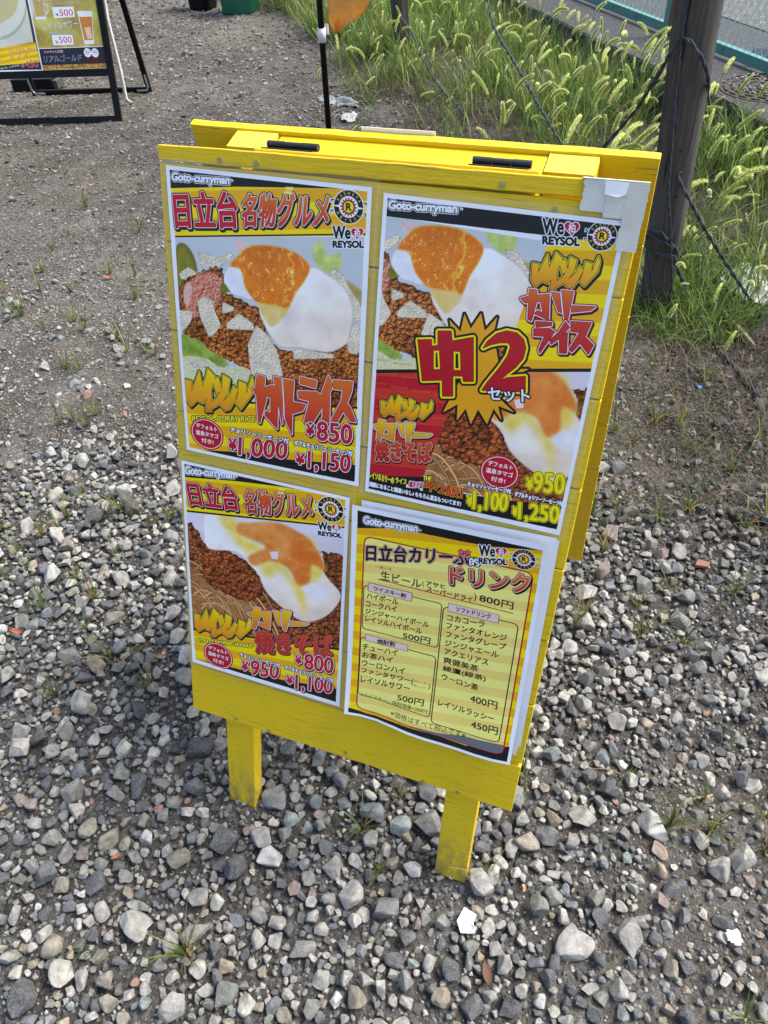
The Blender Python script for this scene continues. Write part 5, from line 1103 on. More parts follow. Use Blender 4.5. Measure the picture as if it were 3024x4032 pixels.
def rope(pts, r, label, name='rope', parent=None):
    P = [Vector(p) for p in pts]; C_ = []
    for i in range(len(P)-1):
        a, b, c, d = P[max(i-1, 0)], P[i], P[i+1], P[min(i+2, len(P)-1)]; L = (c-b).length; n = max(2, int(L/.007))
        for k in range(n):
            t = k/n; C_.append(.5*((2*b)+(-a+c)*t+(2*a-5*b+4*c-d)*t*t+(-a+3*b-3*c+d)*t**3))
    C_.append(P[-1]); mb = MB(); s = 0; tr = ([], [])
    up = None
    for i, p in enumerate(C_):
        d = (C_[min(i+1, len(C_)-1)]-C_[max(i-1, 0)]).normalized()
        if up is None: up = d.orthogonal().normalized()
        up = (up-d*up.dot(d)).normalized(); sd = d.cross(up)
        if i: s += (p-C_[i-1]).length
        for j in (0, 1):
            a = s/(r*7.5)*2*PI*.5+j*PI; tr[j].append(p+(up*math.cos(a)+sd*math.sin(a))*r*.52)
    for j in (0, 1): mb.tube(tr[j], r*.62, 6)
    o = mb.build(name, ROPE, parent, True)
    if label: tag(o, label, 'rope')
    return o
RP = .0062
rope([(-1.15, 4.95, 1.0), (-.942, 4.6, .715), (-.794, 4.3, .542), (-.612, 4.0, .451), (-.424, 3.7, .36), (-.333, 3.5, .342), (-.185, 3.3, .255), (-.086, 3.2, .194), (.05, 3.05, .04)], .0075, 'dark twisted rope slanting down from the top of the picture through the foxtails')
rope([(-1.80, 5.54, .40), (-1.765, 5.50, .324), (-1.617, 5.3, .273), (-1.398, 4.9, .202), (-1.208, 4.6, .139), (-1.003, 4.35, .093), (-.752, 4.0, .023)], .0075, 'dark rope running from the middle wooden post down to the ground')
rope([(.281, 2.18, .945), (.255, 2.2, .889), (.236, 2.25, .836), (.207, 2.3, .765), (.173, 2.35, .691), (.08, 2.4, .549), (.027, 2.45, .474), (-.15, 2.6, .22)], RP, 'dark rope from the right wooden post slanting left behind the yellow board')
rope([(.281, 2.2, .927), (.298, 2.175, .946), (.332, 2.165, .921), (.362, 2.185, .882), (.383, 2.22, .833), (.392, 2.29, .768), (.39, 2.31, .68), (.372, 2.25, .57), (.362, 2.22, .537), (.418, 2.22, .461), (.491, 2.24, .36), (.549, 2.26, .286), (.625, 2.28, .193), (.708, 2.31, .093), (.79, 2.33, .012), (.9, 2.36, .01)], RP, 'dark rope crossing the front of the right post and running down to the right edge')
rope([(.275, 2.2, 1.12), (.279, 2.19, 1.007), (.283, 2.18, .954), (.286, 2.18, .909), (.295, 2.18, .839), (.299, 2.18, .791), (.311, 2.18, .704), (.325, 2.185, .6), (.34, 2.19, .492), (.369, 2.2, .389), (.391, 2.21, .287), (.413, 2.22, .196), (.426, 2.24, .095), (.43, 2.26, .0)], RP*.85, 'bluish rope hanging straight down along the right wooden post')
rope([(.289, 2.28, .298), (.305, 2.23, .344), (.342, 2.222, .347), (.372, 2.225, .321), (.395, 2.24, .294), (.418, 2.27, .254), (.385, 2.232, .262), (.345, 2.225, .267), (.309, 2.25, .271), (.303, 2.232, .335), (.322, 2.222, .325), (.358, 2.218, .314), (.395, 2.235, .291)], RP, 'dark rope knotted in loops low round the right wooden post')
rope([(.305, 2.225, .313), (.316, 2.22, .257), (.339, 2.225, .192), (.361, 2.23, .124), (.398, 2.24, .041), (.42, 2.25, .0)], RP*.9, 'loose rope tail hanging from the knot on the right wooden post')
rope([(.395, 2.25, .281), (.437, 2.27, .184), (.506, 2.32, .068), (.548, 2.28, .016), (.589, 2.15, .012), (.642, 2.03, .018), (.684, 1.96, .014), (.718, 1.9, .010), (.76, 1.82, .010), (.83, 1.7, .008)], RP, 'dark rope trailing over the dark soil at the right edge')
# ---------------------------------------------------------------- kerb, lot, fence
def kl(s, o, z): return (KP[0]+KD[0]*s+KN[0]*o, KP[1]+KD[1]*s+KN[1]*o, z)
kb = MB(); s = -9.
V = []; F = []; ns = 90
for i in range(ns+1):
    s = -9+14*i/ns; j = (random.gauss(0, .003), random.gauss(0, .003))
    V += [kl(s, -.004, -.15), kl(s, 0+j[0], .268), kl(s, .010, .279+j[1]*.5), kl(s, .145, .281), kl(s, .15, .10)]
for i in range(ns):
    for k in range(4): a = i*5+k; F.append((a, a+1, a+6, a+5))
tag(MB().add(V, F).build('concrete_kerb', CONC, None), 'weathered concrete kerb between the weeds and the fenced lot', kind='structure')
MB_ = MB().add([kl(-30, .148, .272), kl(12, .148, .272), kl(12, 30, .272), kl(-30, 30, .272)], [(0, 1, 2, 3)]); tag(MB_.build('asphalt_lot', ASPH, None), 'dark rough asphalt beyond the kerb', kind='structure')
tag(MB().add([kl(-30, 1.05, .277), kl(12, 1.05, .277), kl(12, 30, .277), kl(-30, 30, .277)], [(0, 1, 2, 3)]).build('concrete_slab', SLAB, None), 'smooth grey paving behind the green fence', kind='structure')
FD = np.array([.578, -.816]); FN = np.array([.816, .578]); F0 = np.array([.100, 5.455])
def fl_(s, o, z): return (F0[0]+FD[0]*s+FN[0]*o, F0[1]+FD[1]*s+FN[1]*o, z)
fe = empty('chain_link_fence', (*F0, .275)); tag(fe, 'green chain link fence with steel rails running along the concrete kerb', 'fence')
fe.location = (0, 0, 0)
for s0, s1 in ((-4.0, -.024), (.024, 2.6)):
    r = MB(); r.box((s0, -.003, .285), (s1, .003, .338), lambda a, b, c: fl_(a, b, c)); r.box((s0, .0031, .3325), (s1, .036, .338), lambda a, b, c: fl_(a, b, c)); r.build('bottom_rail', TEAL, fe)
    MB().box((s0, -.018, 1.30), (s1, .018, 1.336), lambda a, b, c: fl_(a, b, c)).build('top_rail', TEAL, fe)
for s in (-2.0, 0., 2.0):
    po = MB(); po.box((s-.040, -.02, .18), (s+.020, .02, 1.38), lambda a, b, c: fl_(a, b, c)); p_ = po.build('fence_post', TEAL, fe, False, .002)
    MB().box((s+.0203, -.021, .2), (s+.026, .012, 1.37), lambda a, b, c: fl_(a, b, c)).build('rust_seam', RUST, p_)
for s in (-.75, -.42, .35, .62, 1.1, -1.3, 1.5):
    MB().box((s-.004, -.0042, .303), (s+.004, -.0031, .326), lambda a, b, c: fl_(a, b, c)).build('rail_slot', RUST, fe)
wm = MB(); pitch = .056; dz = .048
V = []; F = []
def wire(P, r):
    wm.tube(P, r, 4, False)
z0, z1 = .330, 1.32; nz_ = int((z1-z0)/dz); s = -4.0
while s < 2.6:
    if not (-.03 < s % 2.0 < .0):
        P = []
        for j in range(nz_+1):
            sg = 1 if j % 2 == 0 else -1; P.append(fl_(s+sg*pitch*.27+random.gauss(0, .0012), .012+sg*.0012, z0+dz*j))
        wire(P, .0023)
    s += pitch*.5*1.04
    P = []
    if s < 2.6:
        for j in range(nz_+1):
            sg = -1 if j % 2 == 0 else 1; P.append(fl_(s+sg*pitch*.27+random.gauss(0, .0012), .012-sg*.0012, z0+dz*j))
        wire(P, .0023)
    s += pitch*.5*1.04
tag(wm.build('wire_mesh', WIRE, fe, True), kind='stuff')
# drain cover with raised pattern
dc = empty('drain_cover', (.74, 4.33, .272)); tag(dc, 'round rusty iron drain cover set in the asphalt beside the kerb', 'drain cover')
MB().tube([(0, 0, .001), (0, 0, .012)], .275, 48).build('cover_plate', IRON, dc); rg_ = MB()
for R, n, wd in ((.252, 22, .5), (.212, 18, .5), (.17, 14, .55), (.128, 11, .55), (.085, 7, .6), (.042, 4, .6)):
    for k in range(n):
        a0 = 2*PI*k/n+R*9; a1 = a0+2*PI/n*wd*1.25
        pts = [(R*math.cos(a0+(a1-a0)*t/4), R*math.sin(a0+(a1-a0)*t/4), .0135) for t in range(5)]; rg_.tube(pts, .0062, 4)
tag(rg_.build('raised_pattern', IRON, dc), kind='stuff'); MB().tube([(0, 0, .0), (0, 0, .008)], .30, 48).build('cover_rim', IRON, dc)
gv = MB()
for _ in range(260):
    a = random.uniform(0, 6.28); R = .28*math.sqrt(random.random()); x, y = R*math.cos(a)+.74, R*math.sin(a)+4.33; r = random.uniform(.004, .009)
    if kerb_off(x, y) < .16: continue
    bm = bmesh.new(); bmesh.ops.create_icosphere(bm, subdivisions=1, radius=r); gv.add([(x+q.co.x*random.uniform(.6, 1.2), y+q.co.y, .286+q.co.z*.5) for q in bm.verts], [[q.index for q in f.verts] for f in bm.faces]); bm.free()
tag(gv.build('asphalt_pebbles', simple('pale_pebbles', (.30, .30, .31), .8, 0, .6, 90), None), 'small pale pebbles lying on the drain cover', kind='stuff')
bx = empty('black_box', (.78, 4.88, .272)); tag(bx, 'low black plastic box on the asphalt behind the wire', 'box')
MB().box((-.16, -.10, 0), (.16, .10, .05)).build('box_body', BLACKM, bx, False, .008); MB().box((-.07, -.045, .0502), (.06, .03, .075)).build('wood_offcut', simple('pale_offcut', (.30, .22, .13), .8), bx, False, .003)
# green crate / bucket at the top
bk = empty('green_bucket', (-4.10, 7.28, 0)); tag(bk, 'dark green plastic tub at the top edge of the picture', 'tub')
def taper(r0, r1, h, sx, n=4):
    V = []
    for z, r in ((0, r0), (h*.02, r0*1.02), (h, r1)):
        for k in range(32):
            a = 2*PI*k/32; c, s_ = math.cos(a), math.sin(a); f = (abs(c)**4+abs(s_)**4)**-.25; V.append((c*f*r*sx, s_*f*r, z))
    F = [(i*32+k, i*32+(k+1) % 32, (i+1)*32+(k+1) % 32, (i+1)*32+k) for i in range(2) for k in range(32)]; F.append(tuple(range(32))[::-1]); return MB().add(V, F)
GRN = simple('green_plastic', (.012, .13, .075), .35, 0, .1); taper(.145, .18, .5, 1.15).build('tub_body', GRN, bk, True)
MB().box((-.03, -.185, .24), (.05, -.170, .29)).build('tub_sticker', PAPER, bk)
bt = empty('black_tub', (-4.62, 7.42, 0)); tag(bt, 'black tub standing left of the green tub at the top edge', 'tub'); taper(.12, .15, .5, 1.).build('tub_body', BLACKM, bt, True)
# ---------------------------------------------------------------- litter and loose bits
def crumple(name, loc, sx, sy, h, seed, mat, label, cat, rot=0, n=14, out=.25):
    r = np.random.default_rng(seed); V = []; F = []; o3 = r.uniform(0, 50)
    for j in range(n+1):
        for i in range(n+1):
            u, v = i/n-.5, j/n-.5; e = 1+out*(float(FB(u*3+o3, v*3, 1.5, seed))-.5)*2
            z = abs(float(FB(u+o3, v+o3, 4.5, seed, 3))-.5)*2*h; V.append((u*sx*e, v*sy*e, .004+z))
    for j in range(n):
        for i in range(n):
            if (abs(i/n-.5)+abs(j/n-.5)) < .80: k = j*(n+1)+i; F.append((k, k+1, k+n+2, k+n+1))
    o = link(name, mesh_np(name, V, np.array(F), False), mat); m = o.modifiers.new('t', 'SOLIDIFY'); m.thickness = .0006
    o.location = (loc[0], loc[1], float(gz(loc[0], loc[1]))+loc[2]); o.rotation_euler = (0, 0, rot); tag(o, label, cat); return o
WP = simple('crumpled_white', (.60, .60, .60), .7, 0, .06, 60)
crumple('crumpled_paper', (.705, 2.50, .02), .19, .30, .05, 3, WP, 'large crumpled white paper lying in the grass at the right edge', 'paper', .5, 20)
crumple('crumpled_paper', (-1.93, 4.62, -.012), .34, .10, .05, 5, simple('dirty_white', (.24, .25, .25), .7, 0, .2, 60), 'flattened white litter on the earth beside the flag pole', 'litter', -.3, 18, .5)
crumple('crumpled_paper', (-1.72, 4.28, .0), .11, .16, .04, 6, simple('dirty_white', (.28, .29, .29), .7, 0, .2, 60), 'small scrap of whitish litter right of the foot of the flag pole', 'litter', .3, 12, .5)
def prism(name, pts, z0, z1, mat, loc, rot, label, cat, tilt=(0, 0)):
    n = len(pts); V = [(x, y, z0) for x, y in pts]+[(x, y, z1) for x, y in pts]; F = [tuple(range(n))[::-1], tuple(range(n, 2*n))]+[(i, (i+1) % n, n+(i+1) % n, n+i) for i in range(n)]
    o = MB().add(V, F).build(name, mat, None, False, .0006); o.location = (loc[0], loc[1], float(gz(loc[0], loc[1]))+loc[2]); o.rotation_euler = (*tilt, rot); tag(o, label, cat); return o
CER = simple('white_ceramic', (.80, .83, .87), .25, 0, .02)
prism('ceramic_shard', [(-.015, .016), (.010, .018), (.012, .003), (.023, -.009), (.014, -.016), (.001, -.024), (-.015, -.011)], 0, .005, CER, (.279, -.054, .018), -.25, 'flat white shard lying on the gravel near the right front leg', 'shard', (.1, .15))
crumple('paper_scrap', (.737, .076, .012), .026, .026, .006, 8, simple('clean_white', (.7, .7, .7), .6), 'tiny bright white scrap on the gritty ground at lower right', 'scrap', .4, 6)
prism('brick_chip', [(-.02, -.008), (.012, -.014), (.022, .002), (-.008, .013)], 0, .010, simple('brick_red', (.20, .09, .065), .85, 0, .3, 90), (.632, .985, .006), .3, 'small reddish brick chip right of the yellow board', 'chip')
prism('plastic_bit', [(-.006, -.009), (.006, -.007), (.005, .009), (-.006, .008)], 0, .004, simple('blue_plastic', (.02, .25, .62), .35), (.579, 1.811, .01), .2, 'tiny bright blue plastic bit in the dark soil', 'plastic bit')
def dead_leaf(loc, s, rot, col, label):
    V = []; F = []; n = 8
    for i in range(n+1):
        t = i/n; w = .32*math.sin(PI*t)**.8+.01
        for k in (-1, 0, 1): V.append(((t-.5)*s, k*w*s*.5, (abs(k)*.22-.18*math.sin(PI*t)+.2)*s*.5))
    for i in range(n):
        for k in (0, 1): a = i*3+k; F.append((a, a+1, a+4, a+3))
    o = MB().add(V, F).build('dead_leaf', simple('dead_leaf', col, .8, 0, .4, 60), None, True); o.location = (loc[0], loc[1], float(gz(loc[0], loc[1]))+loc[2]); o.rotation_euler = (.2, .3, rot); tag(o, label, 'leaf')
for a_ in (((-.412, -.173, .022), .024, 1.0, (.24, .085, .03), 'small orange-brown dead leaf on the gravel at lower left'), ((.336, -.127, .012), .05, 2.0, (.10, .05, .03), 'dark brown curled dead leaf right of the white shard'),
          ((-.99, .219, .012), .035, .3, (.30, .07, .03), 'reddish dead leaf under a stone at the left edge'), ((-.585, .268, .015), .03, .8, (.30, .12, .05), 'small rusty dead leaf left of the lower left plank'), ((-1.945, 1.956, .01), .05, .5, (.28, .10, .05), 'reddish brown dead leaf on the bare soil left of the board'),
          ((.367, .033, .015), .018, 1.5, (.30, .14, .06), 'tiny orange dead leaf beside the right front leg'), ((-.184, -.269, .015), .04, 2.4, (.15, .10, .06), 'brown dead leaf at the bottom of the picture')):
    dead_leaf(*a_)

st_ = MB(); st_.tube([(.60, 2.355, .04), (.66, 2.24, .035), (.70, 2.18, .03), (.745, 2.11, .02)], [.007, .0085, .009, .006], 7)
tag(st_.build('dry_stick', simple('pale_stick', (.30, .25, .16), .8, 0, .3), None, True), 'pale dry stick lying among the weeds below the crumpled paper', 'stick')
# ---------------------------------------------------------------- weeds
def blades(P, L, W_, lean, az, colr, bend=1., seg=3):
    """ribbon blades: P (n,3) roots, returns verts, faces, colours"""
    n = len(P); t = np.linspace(0, 1, seg+1)
    h = L[:, None]*t*np.cos(lean[:, None]*t*bend*.8); r = L[:, None]*np.sin(lean[:, None]*(.35+.65*t)*bend)*t
    dx, dy = np.cos(az)[:, None], np.sin(az)[:, None]; cx = P[:, :1]+dx*r; cy = P[:, 1:2]+dy*r; cz = P[:, 2:3]+h
    tw = az+PI/2+RNG.normal(0, .5, n); wx, wy = np.cos(tw)[:, None], np.sin(tw)[:, None]; w = W_[:, None]*(1-t**1.6)*.5+.0002
    V = np.stack([np.stack([cx-wx*w, cy-wy*w, cz], -1), np.stack([cx+wx*w, cy+wy*w, cz+w*.4], -1)], 2).reshape(-1, 3)
    b = (np.arange(n)*(seg+1)*2)[:, None]; q = (np.arange(seg)*2)[None]; a = (b+q).ravel()
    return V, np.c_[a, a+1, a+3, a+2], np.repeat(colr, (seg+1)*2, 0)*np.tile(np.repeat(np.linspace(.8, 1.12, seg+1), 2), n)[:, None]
def region(n, x0, x1, y0, y1, f):
    x = RNG.uniform(x0, x1, n); y = RNG.uniform(y0, y1, n); k = RNG.random(n) < f(x, y); return x[k], y[k]
def inview(x, y): return (x > xleft(y)-.4) & (x < 1.2)
GREENS = np.array([(.075, .135, .022), (.10, .18, .028), (.06, .11, .03), (.14, .21, .035), (.055, .10, .02), (.17, .22, .05)])
def lush(x, y):
    clump = np.clip((FB(x, y, 3.2, 51)-.36)*3.2, .0, 1)
    near = np.clip((y-np.interp(x, [-2.5, -1, 0, .4, .8], [5.3, 4.5, 3.9, 3.4, 3.2]))*1.2+.2, .2, 1); return weed(x, y)*clump*near*inview(x, y)*.8
x, y = region(330000, -5, 1.2, 2.0, 9, lambda x, y: lush(x, y)); n = len(x)
L = RNG.uniform(.10, .40, n)*(.65+.7*FB(x, y, 1.6, 8)); col = GREENS[RNG.integers(0, 6, n)]*RNG.uniform(.7, 1.7, (n, 1))
yel = RNG.random(n) < .1; col[yel] = np.array([.30, .24, .10])
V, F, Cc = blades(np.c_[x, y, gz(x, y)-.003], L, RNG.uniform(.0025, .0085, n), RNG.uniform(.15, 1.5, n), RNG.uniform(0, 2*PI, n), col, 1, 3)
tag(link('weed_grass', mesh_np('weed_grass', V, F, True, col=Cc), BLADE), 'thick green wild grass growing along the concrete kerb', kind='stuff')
def dryd(x, y): return np.clip(weed(x, y)*1.2+np.clip(1.5-np.hypot((x-.66)/.5, (y-1.75)/.8), 0, 1), 0, 1)*inview(x, y)*np.clip(1.5-lush(x, y), 0, 1)
x, y = region(90000, -4, 1.2, 1.1, 7, lambda x, y: dryd(x, y)*.8); n = len(x)
col = np.array([(.20, .15, .085), (.12, .075, .04), (.26, .21, .13), (.15, .08, .05), (.09, .06, .035), (.10, .12, .04)])[RNG.integers(0, 6, n)]*RNG.uniform(.6, 1.2, (n, 1))
V, F, Cc = blades(np.c_[x, y, gz(x, y)+RNG.uniform(0, .012, n)], RNG.uniform(.03, .13, n), RNG.uniform(.0008, .0022, n), RNG.uniform(.9, 1.6, n), RNG.uniform(0, 2*PI, n), col, 1, 2)
tag(link('dead_stems', mesh_np('dead_stems', V, F, True, col=Cc), BLADE), 'tangle of dry brown stems and roots at the foot of the weeds', kind='stuff')
x, y = region(9000, .26, 1.2, 2.0, 3.0, lambda x, y: np.clip(1-np.hypot((x-.50)/.30, (y-2.35)/.34), 0, 1)**.7); n = len(x)
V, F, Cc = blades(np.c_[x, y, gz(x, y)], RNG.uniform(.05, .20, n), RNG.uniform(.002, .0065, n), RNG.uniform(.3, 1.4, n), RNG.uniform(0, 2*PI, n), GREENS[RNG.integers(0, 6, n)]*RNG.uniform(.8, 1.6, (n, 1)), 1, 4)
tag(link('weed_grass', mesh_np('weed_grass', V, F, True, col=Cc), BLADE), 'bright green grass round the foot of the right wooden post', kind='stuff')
# foxtail grass: stem, nodding bristly seed head, leaves
def curve_pts(lean, h, droop):
    P = []; a = lean*.15; p = Vector((0, 0, 0)); n = 12
    for i in range(n+1):
        P.append(p.copy()); t = i/n; a = lean*(.15+.85*t**1.5); p = p+Vector((math.sin(a), 0, math.cos(a)))*(h/n)
    return P, a
HV = []
for i in range(12):
    r = random.Random(100+i); h = .36; lean = (.1, .2, .3, .45, .55, .25, .15, .65, .35, .05, .5, .8)[i]; droop = (.3, .5, 1.0, .7, .4, 1.6, .8, .5, 1.1, .6, .3, .9)[i]
    P, a = curve_pts(lean, h, droop); stem = MB().tube(P, [.0015-.0005*k/12 for k in range(13)], 4).mesh('stem', True)
    hl = r.uniform(.075, .110); A = [P[-1].copy()]; n = 12; an_ = a
    for k in range(n): an_ += droop/n; A.append(A[-1]+Vector((math.sin(an_), 0, math.cos(an_)))*hl/n)
    hv = Vector((0, 0, 0)); V = []; F = []; C_ = []
    rad = lambda t: .0060*(math.sin(PI*min(max(t*.93+.06, 0), 1))**.45)*(1-.25*t)+.0004
    for k, p in enumerate(A):
        t = k/n; d = (A[min(k+1, n)]-A[max(k-1, 0)]).normalized(); u = Vector((0, 1, 0)); s_ = d.cross(u)
        for j in range(10):
            q = 2*PI*j/10; R = rad(t)*(1+.16*((j+k) % 2)); V.append(tuple(p+(u*math.cos(q)+s_*math.sin(q))*R)); C_.append((.22, .30, .06) if (j+k) % 2 else (.33, .40, .11))
    for k in range(n):
        for j in range(10): a0 = k*10+j; b0 = k*10+(j+1) % 10; F.append((a0, b0, b0+10)); F.append((a0, b0+10, a0+10))
    for _ in range(760):
        t = r.random(); k = min(int(t*n), n-1); p = A[k].lerp(A[k+1], t*n-k); d = (A[k+1]-A[k]).normalized(); u = Vector((0, 1, 0)); s_ = d.cross(u); q = r.uniform(0, 2*PI)
        o_ = u*math.cos(q)+s_*math.sin(q); dd = (o_*1.+d*r.uniform(.35, 1.0)).normalized(); b = p+o_*rad(t)*.8; l = r.uniform(.007, .012)*(1-.3*t); sd = dd.cross(d).normalized()*.0005
        m = len(V); V += [tuple(b-sd), tuple(b+sd), tuple(b+dd*l)]; F.append((m, m+1, m+2)); cc = r.choice(((.78, .80, .50), (.86, .86, .62), (.66, .72, .38))); C_ += [cc]*3
    bm_ = mesh_np('seed_head', V, np.array(F), True, col=np.array(C_))
    lv = []
    for q in range(2):
        z = r.uniform(.05, .24); k = int(z/h*12); b = P[k]; az = r.uniform(0, 6.28); ln = r.uniform(.09, .16)
        VV, FF, CC = blades(np.array([[b.x, b.y, b.z]]), np.array([ln]), np.array([r.uniform(.004, .007)]), np.array([r.uniform(.7, 1.3)]), np.array([az]), np.array([GREENS[r.randrange(6)]])*1.2, 1, 6)
        lv.append(mesh_np('leaf', VV, FF, True, col=CC))
    stem_c = stem.color_attributes.new('tint', 'FLOAT_COLOR', 'POINT'); cc = np.ones((len(stem.vertices), 4), np.float32); cc[:, :3] = (.20, .27, .07); stem_c.data.foreach_set('color', cc.ravel())
    mid = A[n//2]; HV.append((stem, bm_, lv, mid))
for st0, hd, lv, _ in HV:
    for m in [st0]+lv: m.materials.append(BLADE)
    hd.materials.append(BRISTLE)
HEADS = [(-1.26,6.02,0.33),(-1.22,6.22,0.3),(-0.94,5.78,0.37),(-0.99,5.87,0.31),(-0.54,5.07,0.48),(-0.48,5.02,0.46),(-0.44,5.09,0.45),(-0.41,5.24,0.4),(-0.74,5.37,0.34),(-0.82,5.38,0.32),(-0.77,5.26,0.3),(-0.92,5.2,0.33),(-0.8,4.35,0.48),(-0.54,4.17,0.46),(-0.53,4.51,0.46),(-0.34,4.71,0.46),(-0.33,4.95,0.42),(-0.27,4.91,0.44),(-0.3,5.12,0.49),(-0.2,4.29,0.47),(-0.22,4.76,0.4),(-0.09,4.48,0.48),(-0.12,4.69,0.47),(0.0,4.6,0.49),(0.1,4.38,0.5),(0.13,4.33,0.5),(0.04,4.59,0.4),(0.08,4.39,0.45),(0.13,4.16,0.5),(0.17,4.28,0.48),(0.16,4.05,0.46),(0.2,4.3,0.47),(-0.48,5.05,0.31),(-0.44,5.06,0.29),(-0.32,3.96,0.48),(-0.3,4.17,0.4),(-0.12,3.98,0.5),(-0.12,4.58,0.37),(-0.03,4.1,0.48),(-0.12,4.08,0.42),(-0.16,3.96,0.45),(-0.22,3.86,0.44),(-0.23,4.09,0.39),(-0.05,4.47,0.3),(-0.01,4.51,0.33),(0.03,3.72,0.47),(0.09,3.88,0.48),(0.21,3.75,0.48),(0.18,4.06,0.35),(-0.56,3.99,0.42),(-0.48,3.87,0.46),(-0.48,3.91,0.42),(-0.45,3.56,0.46),(-0.41,3.72,0.4),(-0.31,3.63,0.42),(-0.35,3.59,0.43),(-0.51,3.96,0.34),(-0.24,3.34,0.48),(-0.07,3.47,0.49),(-0.08,4.27,0.3),(0.02,3.36,0.49),(-0.05,3.29,0.49),(0.12,3.66,0.43),(0.16,4.01,0.29),(-0.14,3.23,0.48),(-0.55,3.76,0.31),(-0.41,2.95,0.49),(-0.43,3.15,0.43),(-0.46,3.74,0.29),(-0.36,3.5,0.32),(-0.22,3.27,0.42),(-0.45,3.12,0.41),(-0.55,3.19,0.33),(-0.28,3.5,0.28),(-0.09,2.84,0.48),(-0.15,3.5,0.28),(-0.03,2.92,0.47),(-0.03,3.55,0.31),(0.07,3.0,0.46),(0.11,3.1,0.45),(0.14,2.92,0.47),(0.09,3.06,0.4),(0.1,2.75,0.47),(0.15,3.15,0.32),(0.15,2.83,0.43),(0.05,3.01,0.35),(0.2,2.81,0.48),(0.22,2.77,0.45),(0.21,3.25,0.38),(0.23,3.34,0.4),(0.25,3.87,0.29),(0.25,3.61,0.29),(0.25,3.05,0.41),(0.26,2.92,0.39),(0.29,2.5,0.47),(0.42,2.53,0.41),(0.49,2.74,0.31),(0.39,2.52,0.36),(0.56,2.44,0.45),(0.54,2.44,0.4),(0.64,2.82,0.28),(0.42,3.57,0.46),(0.44,3.58,0.46),(0.46,3.97,0.3),(0.46,3.5,0.4),(0.57,3.72,0.45),(0.41,3.51,0.35),(0.47,3.43,0.33),(0.48,3.22,0.39),(0.6,3.05,0.49),(0.67,3.57,0.3),(0.61,3.4,0.31),(0.62,3.07,0.42),(0.6,2.7,0.47),(0.52,3.02,0.39),(0.5,3.11,0.38),(0.47,2.76,0.47),(0.56,2.59,0.45),(0.52,2.98,0.29),(0.61,2.54,0.47),(0.69,3.23,0.32),(0.4,2.91,0.19),(0.6,2.91,0.27),(0.5,2.97,0.21),(0.56,2.73,0.27),(0.66,3.13,0.17),(0.58,2.54,0.28),(0.67,2.86,0.17),(0.71,2.84,0.16),(0.43,2.56,0.22),(0.45,2.66,0.19),(0.47,2.53,0.23),(0.5,2.43,0.28),(0.52,2.49,0.25),(0.62,2.66,0.14),(0.63,2.54,0.19),(0.71,2.41,0.23),(0.54,2.47,0.22),(0.43,2.22,0.25),(0.45,2.35,0.22),(0.45,2.29,0.15),(0.66,2.39,0.18),(0.69,2.19,0.28),(0.68,2.25,0.2),(0.56,1.99,0.26),(0.43,1.87,0.24),(0.61,1.71,0.25),(0.43,2.97,0.24),(-2.24,5.03,0.32),(-1.55,4.7,0.46),(-1.97,5.45,0.36),(-1.51,4.69,0.46),(-1.64,5.25,0.32),(-1.34,4.67,0.45),(-1.3,4.73,0.43),(-1.4,4.83,0.39),(-1.33,4.83,0.35),(-1.45,5.41,0.28),(-1.15,4.49,0.43),(-1.19,4.89,0.33),(-1.18,4.93,0.4),(-1.29,5.44,0.28),(-1.34,5.66,0.27),(-1.16,5.13,0.28),(-1.18,5.2,0.44),(-1.09,4.82,0.29),(-0.86,4.03,0.46),(-1.21,4.49,0.34),(-1.18,4.15,0.38),(-1.3,4.35,0.33),(-1.42,4.1,0.39),(-1.75,4.94,0.27),(-1.7,4.82,0.34),(-1.5,3.97,0.47),(-1.86,4.75,0.29),(-1.84,4.47,0.4),(-2.0,4.96,0.33),(-1.81,4.1,0.32),(-1.53,4.18,0.26),(-1.13,4.03,0.25),(-0.64,3.46,0.47),(-0.85,4.57,0.44),(-1.47,3.7,0.13),(-1.57,5.26,0.46),(-1.73,5.98,0.34),(-1.5,5.69,0.39),(-1.25,5.13,0.46),(-1.64,5.34,0.41),(-1.33,6.03,0.32),(-2.14,6.12,0.3)]
FG = (('green foxtail with bristly seed head in the weeds behind the yellow board', 'foxtails in the weeds beyond the board'),
      ('green foxtail with bristly seed head right of the near wooden post', 'foxtails right of the wooden post'),
      ('green foxtail with bristly seed head in the weeds near the orange flag', 'foxtails near the flag'))
for _ in range(400):                                     # thinner stand of further stems between the picked ones
    a, b = random.uniform(-2.4, .85), random.uniform(2.6, 6.4)
    if len(HEADS) < 290 and float(weed(a, b)) > .5 and random.random() < .55: HEADS.append((a, b, random.uniform(.2, .5)))
for hx, hy, hz in HEADS:
    k = random.randrange(12); stem, hd, lv, mid = HV[k]; s = hz/mid.z; s2 = s
    az = random.gauss(0, .9) if random.random() < .72 else random.uniform(0, 2*PI)
    off = Vector((mid.x*s*math.cos(az), mid.x*s*math.sin(az)))
    bx_, by_ = hx-off.x, hy-off.y; z0 = float(gz(bx_, by_)); s = (hz-z0)/mid.z
    root = empty('foxtail_plant', (bx_, by_, z0), (0, 0, az)); root.scale = (s*.5+.5*max(s, .95),)*2+(s,)
    g = 1 if hx > .36 and hy < 4 else 2 if hx < -.75 and hy > 4.6 else 0
    tag(root, FG[g][0], 'foxtail plant', FG[g][1])
    link('stem', stem, None, root); h_ = link('seed_head', hd, None, root); f = max(.75, min(1.25, .95/s)); 
    top = Vector(stem.vertices[-1].co) if False else None
    for m in lv: link('leaf', m, None, root)
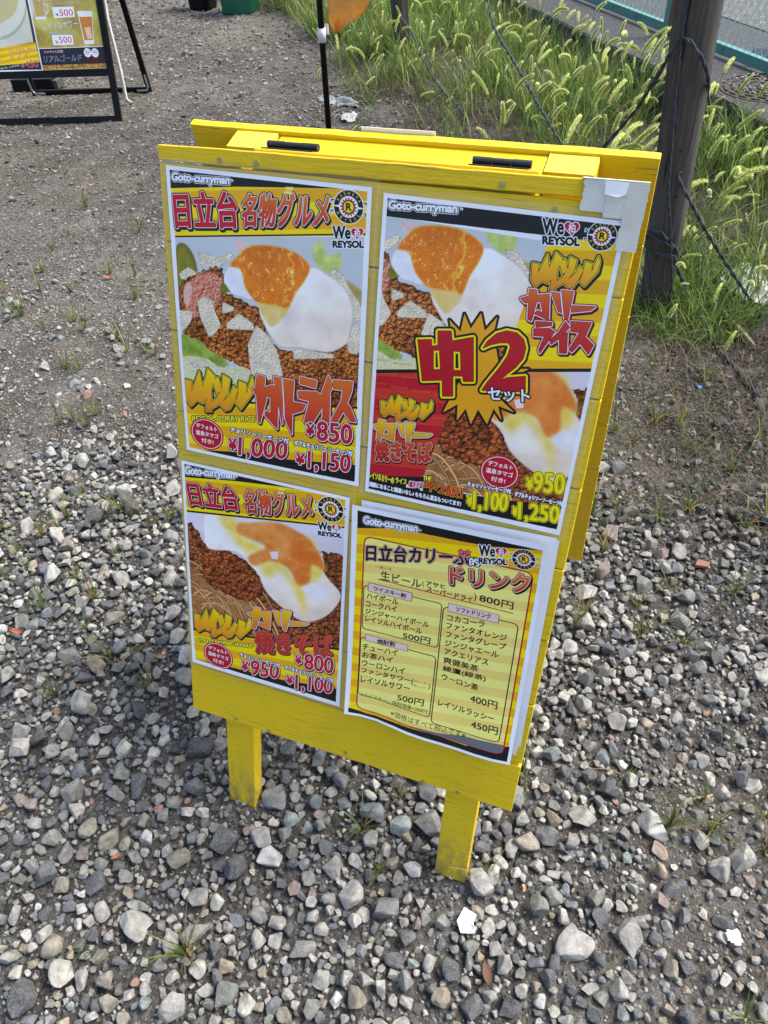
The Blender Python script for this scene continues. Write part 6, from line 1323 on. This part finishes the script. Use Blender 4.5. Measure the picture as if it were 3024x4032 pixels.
# small tufts in the gravel
TUFTS = [(-2.283,1.934),(-2.031,1.812),(-1.962,2.003),(-1.838,2.021),(-1.724,1.84),(-1.937,1.512),(-1.853,1.597),(-1.764,1.548),(-1.673,1.304),(-1.603,1.303),(-1.604,1.546),(-1.428,1.482),(-1.388,1.471),(-1.384,1.094),(-1.469,1.006),(-1.377,1.033),(-1.434,1.034),(-2.58,2.65),(-2.326,1.732),(-2.155,1.764),(-2.106,1.577),(-2.415,2.942),(-2.092,2.426),(-2.397,2.143),(-2.426,2.307),(-1.497,1.462),(-1.135,0.352),(-0.971,0.31),(-0.819,0.284),(-0.701,0.23),(-0.645,0.279),(-1.144,0.578),(-1.154,0.624),(-0.96,0.685),(-0.872,0.676),(-0.955,0.426),(-1.172,0.448),(-1.033,0.649),(-0.569,0.187),(-0.769,0.097),(-1.297,0.524),(-1.171,0.734),(-0.897,0.53),(-0.833,0.712),(-0.86,0.376),(-1.114,0.407),(-1.168,0.676),(-1.002,0.696),(-1.169,0.535),(0.031,0.046),(0.081,0.13),(0.097,-0.024),(0.295,0.033),(-0.194,-0.268),(-0.175,0.156),(0.316,0.255),(0.586,1.188),(0.715,0.916),(0.559,0.884),(0.367,0.719),(0.508,0.716),(0.508,1.128),(0.388,1.15),(0.685,1.406),(0.736,1.166),(0.789,1.222),(0.488,0.804),(0.557,0.758),(0.456,1.586),(0.529,1.592),(0.355,0.692),(0.605,0.717),(0.594,1.871),(0.398,1.449),(0.338,1.49),(0.591,1.465),(0.333,1.097),(0.383,0.961),(0.645,1.44),(0.769,1.561),(0.677,0.33),(0.692,0.268),(0.793,0.26),(0.519,0.326),(0.614,0.252),(0.759,-0.045),(0.788,0.328),(-0.377,-0.332),(-0.188,-0.276)]
TV = []
for i in range(9):
    r = np.random.default_rng(300+i); n = int(r.integers(9, 20)); az = r.uniform(0, 6.28, n); R = r.uniform(0, .006, n)
    cc = np.array([(.10, .15, .03), (.14, .17, .04), (.07, .11, .03), (.30, .22, .10), (.22, .13, .07)])[r.choice(5, n, p=[.32, .22, .2, .16, .1])]
    TV.append(mesh_np('grass_tuft', *[q for q in blades(np.c_[R*np.cos(az), R*np.sin(az), np.zeros(n)], r.uniform(.04, .12, n), r.uniform(.0018, .0042, n), r.uniform(.2, 1.45, n), az, cc, 1, 4)][:2], True,
              col=np.repeat(cc, 10, 0)))
    TV[-1].materials.append(BLADE)
for tx, ty in TUFTS:
    o = link('grass_tuft', TV[random.randrange(9)]); o.location = (tx, ty, float(gz(tx, ty))+.002); s = random.uniform(.7, 1.2)*(1.2 if ty > 1 else .9); o.scale = (s, s, s*random.uniform(.8, 1.2)); o.rotation_euler.z = random.uniform(0, 6.28)
    left = tx < -.1
    tag(o, 'little tuft of thin green grass left of the yellow board' if left and ty > .05 else 'little tuft of grass growing from the gravel right of the board' if tx > .33 and ty > .05 else 'little tuft of grass in the gravel in front of the board', 'grass tuft',
        'grass tufts left of the board' if left and ty > .05 else 'grass tufts right of the board' if tx > .33 and ty > .05 else 'grass tufts in front of the board')
bpy.data.objects.remove(_to); bpy.data.curves.remove(_tc)
